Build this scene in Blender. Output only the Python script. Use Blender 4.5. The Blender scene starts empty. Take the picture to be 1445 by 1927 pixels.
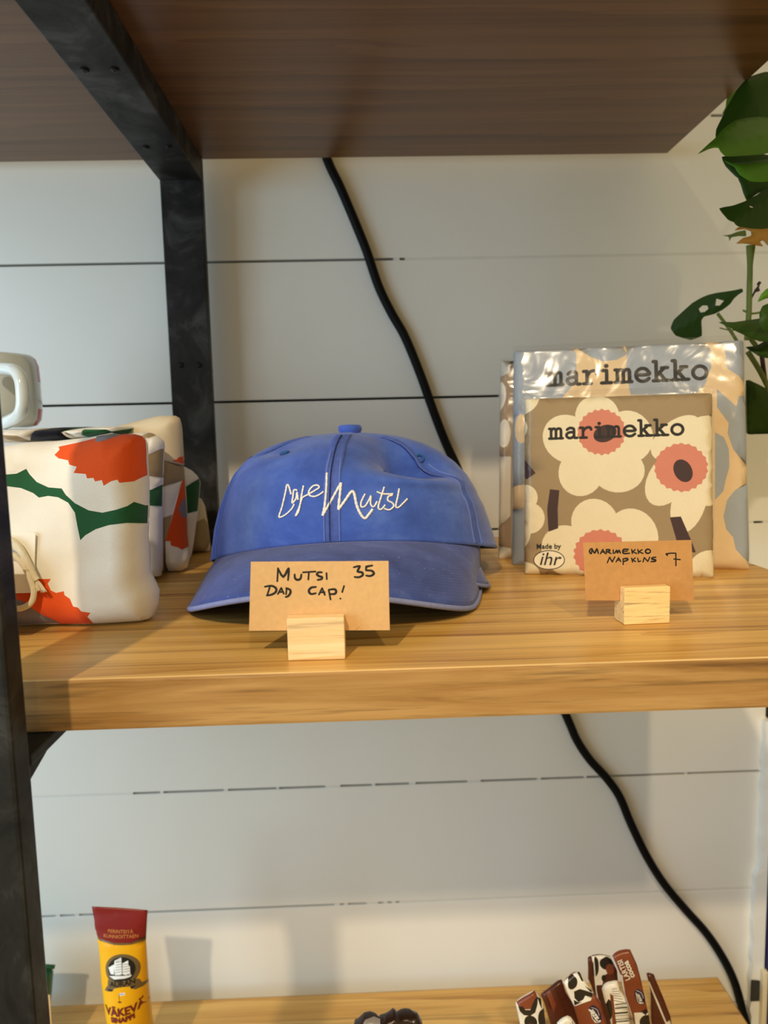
import bpy, math, random
import numpy as np
from mathutils import Vector, Matrix
from mathutils.geometry import delaunay_2d_cdt
from mathutils.bvhtree import BVHTree

random.seed(7)
rng = np.random.default_rng(7)
C = bpy.context.scene.collection

# ------------------------------------------------------------------ camera
EYE = Vector((0.0, 0.0, 1.30))
F_PX = 1362.3                       # focal length in pixels of the 1445 x 1927 frame
CAM = np.array([[0.99931074, -0.02910964, -0.02303643],
                [-0.0260853, -0.10911604, -0.99368669],
                [0.02641221, 0.9936027, -0.10980016]])   # camera right / down / forward
cam_d = bpy.data.cameras.new('camera')
cam = bpy.data.objects.new('camera', cam_d)
C.objects.link(cam)
cam_d.sensor_width = 36.0
cam_d.sensor_fit = 'AUTO'
cam_d.lens = F_PX / 1927 * 36
cam_d.clip_start = 0.01
cam_d.dof.use_dof = True
cam_d.dof.focus_distance = 0.385
cam_d.dof.aperture_fstop = 11
R3 = Matrix([[CAM[0][i], -CAM[1][i], -CAM[2][i]] for i in range(3)])
cam.matrix_world = Matrix.Translation(EYE) @ R3.to_4x4()
bpy.context.scene.camera = cam

# ------------------------------------------------------------------ world, lights, exposure
sc = bpy.context.scene
sc.view_settings.view_transform = 'Standard'
sc.view_settings.look = 'None'
sc.view_settings.gamma = 1.0
sc.view_settings.use_curve_mapping = False
sc.view_settings.exposure = 0.0
w = bpy.data.worlds.new('room_light')
sc.world = w
w.use_nodes = True
w.node_tree.nodes['Background'].inputs[0].default_value = (1.0, 0.78, 0.39, 1)
w.node_tree.nodes['Background'].inputs[1].default_value = 0.48


def light(name, kind, loc, target, energy, color, size=0.1, spot=None):
    d = bpy.data.lights.new(name, kind)
    d.energy = energy
    d.color = color
    if kind == 'AREA':
        d.shape = 'RECTANGLE'
        d.size, d.size_y = size
    else:
        d.shadow_soft_size = size
    if kind == 'SPOT':
        d.spot_size = math.radians(spot)
        d.spot_blend = 1.0
    o = bpy.data.objects.new(name, d)
    C.objects.link(o)
    o.location = loc
    o.rotation_euler = (Vector(target) - Vector(loc)).to_track_quat('-Z', 'Y').to_euler()
    return o


light('window_daylight', 'AREA', (-1.08, 0.18, 1.10), (-0.1, 0.66, 1.12), 5.4, (0.40, 0.73, 1.0), (0.5, 0.8))
light('window_daylight', 'AREA', (-1.7, -0.9, 1.55), (-0.1, 0.5, 1.25), 23, (0.64, 0.84, 1.0), (1.0, 1.5))
light('ceiling_lamp', 'SPOT', (-0.45, -1.15, 2.55), (-0.02, 0.5, 1.05), 99, (1.0, 0.80, 0.53), 0.03, 34)
light('ceiling_lamp', 'SPOT', (0.26, -1.30, 2.60), (0.26, 0.45, 1.08), 58, (1.0, 0.77, 0.47), 0.03, 25)


# ------------------------------------------------------------------ helpers
def ray(px, py):
    d = np.array([(px - 722.5) / F_PX, (py - 963.5) / F_PX, 1.0]) @ CAM
    return Vector(d)


def at(px, py, depth):
    """point seen at a pixel, at the given distance from the camera along Y"""
    d = ray(px, py)
    return EYE + d * (depth / d.y)


def lin(c):
    return tuple((v / 12.92 if v <= 0.04045 else ((v + 0.055) / 1.055) ** 2.4) for v in (x / 255 for x in c))


class NT:
    def __init__(s, name):
        s.m = bpy.data.materials.new(name)
        s.m.use_nodes = True
        s.t = s.m.node_tree
        s.b = s.t.nodes['Principled BSDF']
        s.out = s.t.nodes['Material Output']

    def n(s, typ, ins=None, **kw):
        nd = s.t.nodes.new(typ)
        for k, v in kw.items():
            setattr(nd, k, v)
        for k, v in (ins or {}).items():
            s.set(nd.inputs[k], v)
        return nd

    def set(s, inp, v):
        if isinstance(v, bpy.types.NodeSocket):
            s.t.links.new(v, inp)
        else:
            inp.default_value = v

    def bsdf(s, **kw):
        names = dict(color='Base Color', rough='Roughness', metal='Metallic', normal='Normal', coat='Coat Weight',
                     coat_rough='Coat Roughness', spec='Specular IOR Level', sheen='Sheen Weight',
                     coat_normal='Coat Normal', trans='Transmission Weight', sub='Subsurface Weight')
        for k, v in kw.items():
            if k == 'color' and isinstance(v, tuple) and len(v) == 3:
                v = (*v, 1)
            s.set(s.b.inputs[names[k]], v)
        return s.m

    def coord(s, scale=(1, 1, 1), kind='Object', rot=(0, 0, 0)):
        tc = s.n('ShaderNodeTexCoord')
        mp = s.n('ShaderNodeMapping', {'Scale': scale, 'Rotation': rot})
        s.t.links.new(tc.outputs[kind], mp.inputs['Vector'])
        return mp.outputs[0]

    def noise(s, vec, scale, detail=3, rough=0.5, dist=0.0):
        return s.n('ShaderNodeTexNoise', {'Vector': vec, 'Scale': scale, 'Detail': detail, 'Roughness': rough,
                                          'Distortion': dist}).outputs['Fac']

    def ramp(s, fac, stops):
        r = s.n('ShaderNodeValToRGB', {'Fac': fac})
        el = r.color_ramp.elements
        while len(el) < len(stops):
            el.new(0.5)
        for e, (p, c) in zip(el, stops):
            e.position = p
            e.color = (*c, 1)
        return r.outputs[0]

    def mix(s, fac, a, b, mode='MIX'):
        m = s.n('ShaderNodeMix', data_type='RGBA', blend_type=mode)
        s.set(m.inputs[0], fac)
        for sock, v in ((m.inputs[6], a), (m.inputs[7], b)):
            s.set(sock, (*v, 1) if isinstance(v, tuple) and len(v) == 3 else v)
        return m.outputs[2]

    def bump(s, h, strength=0.3, dist=0.001):
        return s.n('ShaderNodeBump', {'Height': h, 'Strength': strength, 'Distance': dist}).outputs[0]


def plain(name, rgb, rough=0.6, var=0.08, scale=60, bump=0.0, **kw):
    t = NT(name)
    v = t.coord()
    c = lin(rgb)
    f = t.noise(v, scale, 4)
    col = t.mix(f, tuple(x * (1 - var) for x in c), tuple(min(1, x * (1 + var)) for x in c))
    if bump:
        kw['normal'] = t.bump(t.noise(v, scale * 6, 3), bump, 0.0006)
    return t.bsdf(color=col, rough=rough, **kw)


def cloth(name, rgb, scale=1600, var=0.05, bump=0.35, rough=0.9):
    """woven cotton: crossed fine threads and a soft tone variation"""
    t = NT(name)
    v = t.coord()
    c = lin(rgb)
    a = t.n('ShaderNodeTexWave', {'Vector': v, 'Scale': scale / 1.6, 'Distortion': 2.5}, bands_direction='X').outputs['Fac']
    b = t.n('ShaderNodeTexWave', {'Vector': v, 'Scale': scale / 1.6, 'Distortion': 2.5}, bands_direction='Z').outputs['Fac']
    h = t.n('ShaderNodeMath', {0: a, 1: b}, operation='ADD').outputs[0]
    f = t.noise(v, 90, 5, 0.6)
    col = t.mix(f, tuple(x * (1 - var) for x in c), tuple(min(1, x * (1 + var)) for x in c))
    return t.bsdf(color=col, rough=rough, normal=t.bump(h, bump, 0.0003), spec=0.2, sheen=0.1)


def wood(name, dark, mid, light_, sx=2.0, sy=45, rough=0.42, bump=0.12, rot=(0, 0, 0), pores=0.55, coat=0.0):
    """grain runs along X"""
    t = NT(name)
    v = t.coord((sx, sy, sy), rot=rot)
    v2 = t.coord((sx * 1.6, sy * 4, sy * 4), rot=rot)
    v3 = t.coord((0.9, 5, 5), rot=rot)
    big = t.noise(v, 1.0, 6, 0.62, 0.6)
    fine = t.noise(v2, 1.0, 3, 0.6)
    warp = t.n('ShaderNodeTexWave', {'Vector': v3, 'Scale': 2.2, 'Distortion': 9.0, 'Detail': 3.0, 'Detail Scale': 1.4},
               bands_direction='Y', wave_profile='SAW').outputs['Fac']
    mixf = t.n('ShaderNodeMath', {0: big, 1: t.n('ShaderNodeMath', {0: warp, 1: 0.22}, operation='MULTIPLY').outputs[0]},
               operation='ADD').outputs[0]
    col = t.ramp(mixf, [(0.36, lin(dark)), (0.52, lin(mid)), (0.78, lin(light_))])
    pf = t.ramp(fine, [(0.30, (0.35, 0.35, 0.35)), (0.46, (1, 1, 1))])
    col = t.mix(pores, col, t.mix(1.0, col, pf, 'MULTIPLY'))
    return t.bsdf(color=col, rough=rough, normal=t.bump(fine, bump, 0.0005), coat=coat, coat_rough=0.25)


def link(name, verts, faces, mats, parent=None, mi=None, smooth=False, uvs=None):
    base = Vector(parent.matrix_world.translation) if parent else Vector((0, 0, 0))
    if parent is not None:
        base = ROOT[parent.name]
    me = bpy.data.meshes.new(name)
    me.from_pydata([tuple(Vector(v) - base) for v in verts], [], [tuple(f) for f in faces])
    for m in (mats if isinstance(mats, (list, tuple)) else [mats]):
        me.materials.append(m)
    if mi is not None:
        me.polygons.foreach_set('material_index', np.asarray(mi, dtype=np.int32))
    if smooth:
        me.polygons.foreach_set('use_smooth', np.ones(len(me.polygons), dtype=bool))
    me.update()
    o = bpy.data.objects.new(name, me)
    C.objects.link(o)
    if parent is not None:
        o.parent = parent
    ROOT[o.name] = base.copy()
    return o


ROOT = {}       # world position of the origin every object's vertices are measured from


def thing(name, loc, label=None, cat=None, group=None, kind=None):
    o = bpy.data.objects.new(name, None)
    o.empty_display_size = 0.02
    o.location = loc
    C.objects.link(o)
    ROOT[o.name] = Vector(loc)
    tag(o, label, cat, group, kind)
    return o


def tag(o, label=None, cat=None, group=None, kind=None):
    for k, v in (('label', label), ('category', cat), ('group', group), ('kind', kind)):
        if v:
            o[k] = v
    return o


def box_vf(lo, hi, bev=0.0):
    x0, y0, z0 = lo
    x1, y1, z1 = hi
    if not bev:
        v = [(x, y, z) for x in (x0, x1) for y in (y0, y1) for z in (z0, z1)]
        f = [(0, 1, 3, 2), (4, 6, 7, 5), (0, 4, 5, 1), (2, 3, 7, 6), (0, 2, 6, 4), (1, 5, 7, 3)]
        return v, f
    import bmesh
    bm = bmesh.new()
    v, f = box_vf(lo, hi)
    bv = [bm.verts.new(p) for p in v]
    for q in f:
        bm.faces.new([bv[i] for i in q])
    bmesh.ops.bevel(bm, geom=list(bm.edges), offset=bev, segments=2, affect='EDGES', profile=0.6)
    bm.verts.index_update()
    vv = [tuple(p.co) for p in bm.verts]
    ff = [tuple(p.index for p in q.verts) for q in bm.faces]
    bm.free()
    return vv, ff


def box(name, lo, hi, mat, parent=None, bev=0.0):
    v, f = box_vf(lo, hi, bev)
    return link(name, v, f, mat, parent)


def tube_vf(pts, rad, seg=10, caps=True):
    pts = [Vector(p) for p in pts]
    n = len(pts)
    V, Fc = [], []
    up = Vector((0, 0, 1))
    prev = None
    for i, p in enumerate(pts):
        t = (pts[min(i + 1, n - 1)] - pts[max(i - 1, 0)]).normalized()
        if prev is None:
            a = t.cross(up)
            if a.length < 1e-3:
                a = t.cross(Vector((1, 0, 0)))
        else:
            a = prev - t * prev.dot(t)
        a.normalize()
        prev = a
        b = t.cross(a)
        r = rad[i] if isinstance(rad, (list, tuple)) else rad
        for k in range(seg):
            th = 2 * math.pi * k / seg
            V.append(p + a * (r * math.cos(th)) + b * (r * math.sin(th)))
    for i in range(n - 1):
        for k in range(seg):
            k2 = (k + 1) % seg
            Fc.append((i * seg + k, i * seg + k2, (i + 1) * seg + k2, (i + 1) * seg + k))
    if caps:
        Fc.append(tuple(range(seg))[::-1])
        Fc.append(tuple((n - 1) * seg + k for k in range(seg)))
    return V, Fc


def smooth_path(P, per=6):
    P = [np.array(p, float) for p in P]
    out = []
    n = len(P)
    for i in range(n - 1):
        p0, p1, p2, p3 = P[max(i - 1, 0)], P[i], P[i + 1], P[min(i + 2, n - 1)]
        for k in range(per):
            t = k / per
            out.append(0.5 * (2 * p1 + (p2 - p0) * t + (2 * p0 - 5 * p1 + 4 * p2 - p3) * t * t
                              + (3 * p1 - p0 - 3 * p2 + p3) * t ** 3))
    out.append(P[-1])
    return out


class Plane:
    """a flat frame in space: origin, u to the right, v up, n towards the viewer"""
    def __init__(s, o, u=(1, 0, 0), v=(0, 0, 1)):
        s.o = Vector(o)
        s.u = Vector(u).normalized()
        v = Vector(v)
        s.v = (v - s.u * v.dot(s.u)).normalized()
        s.n = s.u.cross(s.v)

    def uv(s, px, py):
        d = ray(px, py)
        t = (s.o - EYE).dot(s.n) / d.dot(s.n)
        q = EYE + d * t - s.o
        return (q.dot(s.u), q.dot(s.v))

    def p(s, a, b, c=0.0):
        return s.o + s.u * a + s.v * b + s.n * c


def upright(depth, z=1.2):
    return Plane((0, depth, z))


def pip(P, poly):
    x, y = P[:, 0], P[:, 1]
    ins = np.zeros(len(P), bool)
    q = np.asarray(poly, float)
    j = len(q) - 1
    for i in range(len(q)):
        xi, yi, xj, yj = q[i, 0], q[i, 1], q[j, 0], q[j, 1]
        c = ((yi > y) != (yj > y)) & (x < (xj - xi) * (y - yi) / ((yj - yi) if abs(yj - yi) > 1e-15 else 1e-15) + xi)
        ins ^= c
        j = i
    return ins


def bdist(P, poly):
    q = np.asarray(poly, float)
    best = np.full(len(P), 1e9)
    for i in range(len(q)):
        a, b = q[i], q[(i + 1) % len(q)]
        ab = b - a
        L = (ab ** 2).sum()
        if L < 1e-18:
            continue
        t = np.clip(((P - a) @ ab) / L, 0, 1)
        d = np.hypot(*(P - a - t[:, None] * ab).T)
        best = np.minimum(best, d)
    return best


def resample(poly, step):
    out = []
    n = len(poly)
    for i in range(n):
        a, b = np.array(poly[i], float), np.array(poly[(i + 1) % n], float)
        k = max(1, int(math.ceil(np.hypot(*(b - a)) / step)))
        for j in range(k):
            out.append(tuple(a + (b - a) * j / k))
    return out


def cdt(outline, shapes, step, rings=()):
    """triangulate outline; every triangle gets the number of the last shape that covers it (0 = none)"""
    oc = resample(outline, step)
    V, Fc, mid = [], [], []

    def addpoly(p, m):
        i0 = len(V)
        V.extend(Vector((float(a), float(b))) for a, b in p)
        Fc.append(list(range(i0, i0 + len(p))))
        mid.append(m)
    addpoly(oc, 0)
    for m, p in shapes:
        q = np.array(p)
        if len(p) >= 3 and abs(np.sum(q[:, 0] * np.roll(q[:, 1], -1) - np.roll(q[:, 0], -1) * q[:, 1])) > 2e-9:
            addpoly(p, m)
    A = np.array(oc)
    lo, hi = A.min(0), A.max(0)
    gx = np.arange(lo[0] + step * .5, hi[0], step)
    gy = np.arange(lo[1] + step * .5, hi[1], step * 0.92)
    G = np.array([(x + (step * .5 if j % 2 else 0), y) for j, y in enumerate(gy) for x in gx])
    extra = []
    rmax = max(rings) if len(rings) else 0
    if len(G):
        ok = pip(G, oc)
        G = G[ok]
        if len(G):
            G = G[bdist(G, oc) > max(step * .45, rmax * 1.02)]
        extra += [tuple(g) for g in G]
    n = len(A)
    if len(rings):
        tang = np.roll(A, -1, 0) - np.roll(A, 1, 0)
        ln = np.hypot(*tang.T)[:, None]
        nrm = np.stack([-tang[:, 1], tang[:, 0]], 1) / np.maximum(ln, 1e-12)
        area = 0.5 * np.sum(A[:, 0] * np.roll(A[:, 1], -1) - np.roll(A[:, 0], -1) * A[:, 1])
        if area < 0:
            nrm = -nrm
        for r in rings:
            Q = A + nrm * r
            k = pip(Q, oc)
            k &= bdist(Q, oc) > r * 0.93
            extra += [tuple(q) for q in Q[k]]
    V.extend(Vector((float(a), float(b))) for a, b in extra)
    E_ = [(f[i], f[(i + 1) % len(f)]) for f in Fc for i in range(len(f))]
    ov, oe, of, _, _, _ = delaunay_2d_cdt(V, E_, [], 0, 1e-7, True)
    P0 = np.array([tuple(p) for p in ov])
    TT = np.array([f for f in of if len(f) == 3])
    cen = P0[TT].mean(1)
    inside = pip(cen, oc)
    lab = np.zeros(len(TT), int)
    for f, m in zip(Fc[1:], mid[1:]):
        q = [tuple(V[i]) for i in f]
        qa = np.array(q)
        l0, h0 = qa.min(0), qa.max(0)
        k = np.where((cen[:, 0] >= l0[0]) & (cen[:, 0] <= h0[0]) & (cen[:, 1] >= l0[1]) & (cen[:, 1] <= h0[1]))[0]
        if len(k):
            lab[k[pip(cen[k], q)]] = m
    tri = [tuple(int(i) for i in t) for t in TT[inside]]
    mi = [int(m) for m in lab[inside]]
    used = sorted({i for t in tri for i in t})
    remap = {u: i for i, u in enumerate(used)}
    P = np.array([ov[u] for u in used])
    tri = [tuple(remap[i] for i in t) for t in tri]
    # drop zero-area triangles, make all counter-clockwise
    T2, M2 = [], []
    for t, m in zip(tri, mi):
        a, b, c = P[t[0]], P[t[1]], P[t[2]]
        ar = (b[0] - a[0]) * (c[1] - a[1]) - (b[1] - a[1]) * (c[0] - a[0])
        if abs(ar) < 1e-14:
            continue
        T2.append(t if ar > 0 else (t[0], t[2], t[1])); M2.append(m)
    return P, T2, M2, oc


def slab(name, pl, outline, shapes, thick, rad, mats, parent=None, step=0.006, bend=None, half=None, back=True,
         smooth=True, back_mi=0):
    """a solid piece with the given outline in plane pl: rounded edges of radius rad, print shapes on its front"""
    rings = [rad * k for k in (0.08, 0.3, 0.62, 1.0)] if rad > 0 else []
    P, T, M, oc = cdt(outline, shapes, step, rings)
    d = bdist(P, oc)
    if half is not None:
        e = np.array([half(a, b) for a, b in P])
        e[d < 1e-6] = 0
    else:
        x = np.clip(d / max(rad, 1e-9), 0, 1)
        e = thick / 2 * np.sqrt(np.maximum(0, 1 - (1 - x) ** 2))
    bd = np.array([bend(a, b) for a, b in P]) if bend else np.zeros(len(P))
    V = [pl.p(a, b, h + k) for (a, b), h, k in zip(P, e, bd)]
    Fc = list(T)
    mi = list(M)
    if back:
        ids = {}
        for i in range(len(P)):
            if d[i] < 1e-6:
                ids[i] = i
            else:
                ids[i] = len(V)
                V.append(pl.p(P[i][0], P[i][1], -e[i] + bd[i]))
        for t in T:
            q = (ids[t[0]], ids[t[2]], ids[t[1]])
            if len(set(q)) == 3 and set(q) != set(t):
                Fc.append(q)
                mi.append(back_mi)
    o = link(name, V, Fc, mats, parent, mi, smooth)
    return o


def ell(cx, cy, rx, ry, n=28, rot=0.0):
    c, s = math.cos(rot), math.sin(rot)
    return [(cx + rx * math.cos(t) * c - ry * math.sin(t) * s, cy + rx * math.cos(t) * s + ry * math.sin(t) * c)
            for t in (2 * math.pi * k / n for k in range(n))]


def stroke(pts, w, smooth=True, taper=0.0):
    """polygons of a pen stroke: one quad per segment, a dot at each joint"""
    if smooth and len(pts) > 2:
        pts = [tuple(p) for p in smooth_path(pts, 3)]
    keep = [pts[0]]
    for p in pts[1:]:
        if math.hypot(p[0] - keep[-1][0], p[1] - keep[-1][1]) > 0.12 * w:
            keep.append(p)
    pts = keep
    out = []
    n = len(pts)

    def wid(i):
        t = i / max(1, n - 1)
        return w * (1 - taper * abs(2 * t - 1) ** 2)
    for i in range(n - 1):
        (x0, y0), (x1, y1) = pts[i], pts[i + 1]
        L = math.hypot(x1 - x0, y1 - y0)
        if L < 1e-9:
            continue
        nx, ny = -(y1 - y0) / L, (x1 - x0) / L
        a, b = wid(i) / 2, wid(i + 1) / 2
        out.append([(x0 + nx * a, y0 + ny * a), (x0 - nx * a, y0 - ny * a), (x1 - nx * b, y1 - ny * b), (x1 + nx * b, y1 + ny * b)])
    for i, p in enumerate(pts):
        out.append(ell(p[0], p[1], wid(i) / 2, wid(i) / 2, 7))
    return out


GLYPH = {
    'm': (1.06, [[(0, 0), (.28, 0)], [(.14, 0), (.14, .95)], [(0, .95), (.14, .95)],
                 [(.14, .72), (.25, .92), (.38, .95), (.5, .8), (.5, 0)], [(.38, 0), (.62, 0)],
                 [(.5, .72), (.62, .92), (.76, .95), (.88, .8), (.88, 0)], [(.76, 0), (1.02, 0)]]),
    'a': (.95, [[(.14, .8), (.3, .95), (.52, .95), (.66, .8), (.66, .12), (.74, 0), (.9, 0)],
                [(.66, .55), (.35, .55), (.12, .4), (.12, .15), (.28, 0), (.5, .03), (.66, .2)]]),
    'r': (.92, [[(.02, 0), (.5, 0)], [(.24, 0), (.24, .95)], [(.02, .95), (.24, .95)],
                [(.24, .6), (.42, .88), (.62, .97), (.8, .92), (.84, .74)]]),
    'i': (.78, [[(.08, 0), (.7, 0)], [(.4, 0), (.4, .95)], [(.12, .95), (.4, .95)], [(.38, 1.3), (.385, 1.33)]]),
    'e': (.98, [[(.1, .5), (.86, .5), (.8, .76), (.62, .95), (.34, .95), (.13, .75), (.08, .45), (.18, .15), (.4, 0), (.65, .02), (.86, .2)]]),
    'k': (1.0, [[(0, 0), (.36, 0)], [(.18, 0), (.18, 1.45)], [(0, 1.45), (.18, 1.45)], [(.18, .38), (.66, .93)],
                [(.5, .95), (.86, .95)], [(.36, .58), (.72, 0)], [(.54, 0), (.96, 0)]]),
    'o': (1.0, [[(.48 + .40 * math.cos(t), .475 + .475 * math.sin(t)) for t in (2 * math.pi * k / 12 for k in range(13))]]),
}


def slab_word(word, p0, p1, xh, weight=0.2, gap=0.14):
    """typewriter lettering: word laid from p0 to p1 (baseline), x-height xh"""
    tot = sum(GLYPH[c][0] for c in word) + gap * (len(word) - 1)
    p0, p1 = np.array(p0, float), np.array(p1, float)
    ax = p1 - p0
    L = np.hypot(*ax)
    ax = ax / L
    ay = np.array([-ax[1], ax[0]])
    sx = L / tot
    x = 0
    out = []
    for c in word:
        wd, strokes = GLYPH[c]
        for s in strokes:
            pts = [tuple(p0 + ax * ((x + a) * sx) + ay * (b * xh)) for a, b in s]
            sm = len(pts) > 2
            out += stroke(pts, xh * weight * (1.35 if s[0][1] > 1.2 and len(s) == 2 and c == 'i' else 1), sm)
        x += wd + gap
    return out


def text_shapes(body, size, bold=0.0):
    cu = bpy.data.curves.new('t', 'FONT')
    cu.body = body
    cu.size = size
    cu.offset = bold
    cu.align_x = 'CENTER'
    cu.resolution_u = 3
    o = bpy.data.objects.new('t', cu)
    C.objects.link(o)
    bpy.context.view_layer.update()
    me = o.evaluated_get(bpy.context.evaluated_depsgraph_get()).to_mesh()
    V = [tuple(v.co)[:2] for v in me.vertices]
    Fc = [tuple(p.vertices) for p in me.polygons]
    bpy.data.objects.remove(o)
    bpy.data.curves.remove(cu)
    return V, Fc


def text_print(name, body, size, pl, c, mat, parent, rot=0.0, shear=0.0, lift=None, bold=0.0, arc=0.0):
    V, Fc = text_shapes(body, size, bold)
    cr, sr = math.cos(rot), math.sin(rot)
    out = []
    for x, y in V:
        y2 = y + arc * x * x
        x2 = x + shear * y
        a, b = c[0] + x2 * cr - y2 * sr, c[1] + x2 * sr + y2 * cr
        out.append(pl.p(a, b, lift(a, b) if callable(lift) else (lift or 0)))
    return link(name, out, Fc, mat, parent)


# ------------------------------------------------------------------ materials
M = {}
M['oak'] = wood('oak_varnished', (154, 108, 46), (200, 152, 76), (224, 181, 103), sx=2.6, sy=95, rough=0.40, coat=0.2, pores=0.6)
M['oak_face'] = wood('oak_edge', (120, 84, 42), (158, 116, 62), (184, 144, 88), sx=9, sy=110, rough=0.5, bump=0.4, pores=0.7)
M['oak_worn_highlight'] = plain('oak_worn_bright_edge', (232, 198, 140), 0.5, var=0.2, scale=30)  # worn front edge, its pale colour also painting the bevel's highlight
M['oak_under'] = wood('oak_shaded', (84, 53, 27), (100, 66, 35), (114, 78, 44), sx=1.6, sy=70, rough=0.34, pores=0.35)  # same oak as the top, with the underside's shade put into its colour
M['beech'] = wood('pale_wood_block', (206, 160, 104), (236, 200, 148), (246, 218, 172), sx=14, sy=240, rough=0.6, pores=0.55, bump=0.3)
M['beech2'] = wood('striped_wood_block', (196, 142, 76), (238, 200, 136), (248, 216, 156), sx=16, sy=170, rough=0.6, pores=0.8, bump=0.3, rot=(0, 0.12, 0))


def steel():
    t = NT('blackened_steel')
    v = t.coord()
    a = t.noise(v, 22, 6, 0.65, 1.0)
    col = t.ramp(a, [(0.38, (0.009, 0.009, 0.009)), (0.52, (0.019, 0.019, 0.019)), (0.68, (0.060, 0.061, 0.063))])
    r = t.ramp(a, [(0.3, (0.55, 0.55, 0.55)), (0.7, (0.38, 0.38, 0.38))])
    return t.bsdf(color=col, rough=r, metal=0.0, spec=0.18, normal=t.bump(t.noise(v, 400, 3), 0.08, 0.0004))


M['steel'] = steel()
M['screw'] = plain('black_screw', (22, 22, 22), 0.45, metal=0.6)


def wall_paint():
    t = NT('white_wall_paint')
    v = t.coord()
    f = t.noise(v, 7, 4, 0.6)
    sc_ = t.ramp(t.noise(v, 38, 5, 0.7), [(0.70, (1, 1, 1)), (0.80, (0.86, 0.84, 0.82))])
    col = t.mix(f, lin((226, 225, 219)), lin((234, 233, 229)))
    col = t.mix(1.0, col, sc_, 'MULTIPLY')
    return t.bsdf(color=col, rough=0.5, normal=t.bump(t.noise(v, 160, 4), 0.06, 0.0006))


M['wall'] = wall_paint()
M['gap'] = plain('dark_board_gap', (52, 50, 46), 0.9)
M['caulk'] = plain('paint_filled_gap', (218, 217, 212), 0.6, bump=0.2)
M['navy'] = plain('navy_paint', (38, 34, 86), 0.55)
M['cream_strip'] = plain('cream_strip', (238, 224, 190), 0.6)
M['cable'] = plain('black_cable_rubber', (9, 9, 9), 0.6, spec=0.15)
M['ink'] = plain('black_ink', (22, 20, 20), 0.55)
M['kraft'] = plain('kraft_card', (214, 174, 122), 0.85, var=0.13, scale=420, bump=0.1)
M['kraft2'] = plain('brown_kraft_card', (190, 142, 86), 0.85, var=0.15, scale=300, bump=0.1)


def denim():
    """washed blue cotton twill with pale wear"""
    t = NT('washed_blue_cotton')
    v = t.coord()
    a = t.noise(v, 26, 6, 0.65, 0.4)
    col = t.ramp(a, [(0.32, lin((50, 80, 170))), (0.52, lin((66, 100, 198))), (0.74, lin((90, 124, 214)))])
    tw = t.n('ShaderNodeTexWave', {'Vector': t.coord(rot=(0, 0.8, 0)), 'Scale': 330.0, 'Distortion': 1.0}).outputs['Fac']
    fine = t.noise(v, 900, 2)
    h = t.n('ShaderNodeMath', {0: tw, 1: fine}, operation='ADD').outputs[0]
    return t.bsdf(color=col, rough=0.85, normal=t.bump(h, 0.35, 0.0003), spec=0.25, sheen=0.25)


M['denim'] = denim()


def brim_cloth():
    t = NT('washed_blue_brim')
    v = t.coord()
    a = t.noise(v, 34, 6, 0.7, 0.4)
    col = t.ramp(a, [(0.32, lin((44, 62, 132))), (0.55, lin((60, 82, 162))), (0.78, lin((90, 112, 184)))])
    sp = t.ramp(t.noise(v, 620, 2), [(0.70, (0, 0, 0)), (0.76, (1, 1, 1))])
    col = t.mix(sp, col, lin((140, 156, 208)))
    tw = t.n('ShaderNodeTexWave', {'Vector': t.coord(kind='UV'), 'Scale': 9.0, 'Distortion': 0.6, 'Detail Scale': 8.0}, bands_direction='Y').outputs['Fac']
    return t.bsdf(color=col, rough=0.85, normal=t.bump(tw, 0.22, 0.0005), spec=0.25, sheen=0.2)


M['brim'] = brim_cloth()
M['denim_light'] = plain('worn_blue_edge', (128, 140, 196), 0.9, var=0.2, scale=500, bump=0.4)
M['denim_dark'] = plain('blue_seam', (74, 99, 186), 0.9, var=0.28, scale=330, bump=0.4)
M['stitch_blue'] = plain('pale_blue_stitching', (98, 124, 204), 0.9, var=0.25, scale=900)
M['denim_thread'] = plain('dark_blue_thread', (34, 46, 104), 0.9)
M['teal_thread'] = plain('teal_thread', (34, 88, 150), 0.9)
M['under'] = plain('brim_underside', (36, 46, 92), 0.9)
M['white_thread'] = plain('white_embroidery_thread', (255, 254, 250), 0.6, var=0.02, scale=800, bump=0.5)

M['cotton'] = cloth('natural_cotton', (250, 247, 240))
M['c_orange'] = cloth('orange_print', (240, 92, 38))
M['c_green'] = cloth('green_print', (40, 96, 62))
M['c_grey'] = cloth('grey_print', (140, 134, 146))
M['c_beige'] = cloth('beige_print', (172, 152, 118))
M['c_white'] = cloth('white_print', (250, 250, 250))
M['c_cream'] = cloth('cream_cotton', (232, 218, 190))
M['c_navy'] = cloth('navy_print', (12, 14, 30))
CL = ['cotton', 'c_orange', 'c_green', 'c_grey', 'c_beige', 'c_white', 'c_cream', 'c_navy']
CLM = [M[k] for k in CL]
CI = {k: i for i, k in enumerate(('cotton', 'orange', 'green', 'grey', 'beige', 'white', 'cream', 'navy'))}
M['paper_white'] = plain('white_tag_card', (248, 246, 240), 0.7, var=0.02)
M['rope'] = plain('cotton_cord', (238, 228, 202), 0.9, var=0.15, scale=700, bump=0.6)


def napkin(name, rgb):
    """tissue paper with a diagonal embossed line"""
    t = NT(name)
    v = t.coord(rot=(0, 0.75, 0))
    c = lin(rgb)
    wv = t.n('ShaderNodeTexWave', {'Vector': v, 'Scale': 300.0, 'Distortion': 0.6}, bands_direction='X').outputs['Fac']
    f = t.noise(t.coord(), 70, 4)
    col = t.mix(f, tuple(x * .95 for x in c), tuple(min(1, x * 1.04) for x in c))
    return t.bsdf(color=col, rough=0.8, normal=t.bump(wv, 0.3, 0.0003))


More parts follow.
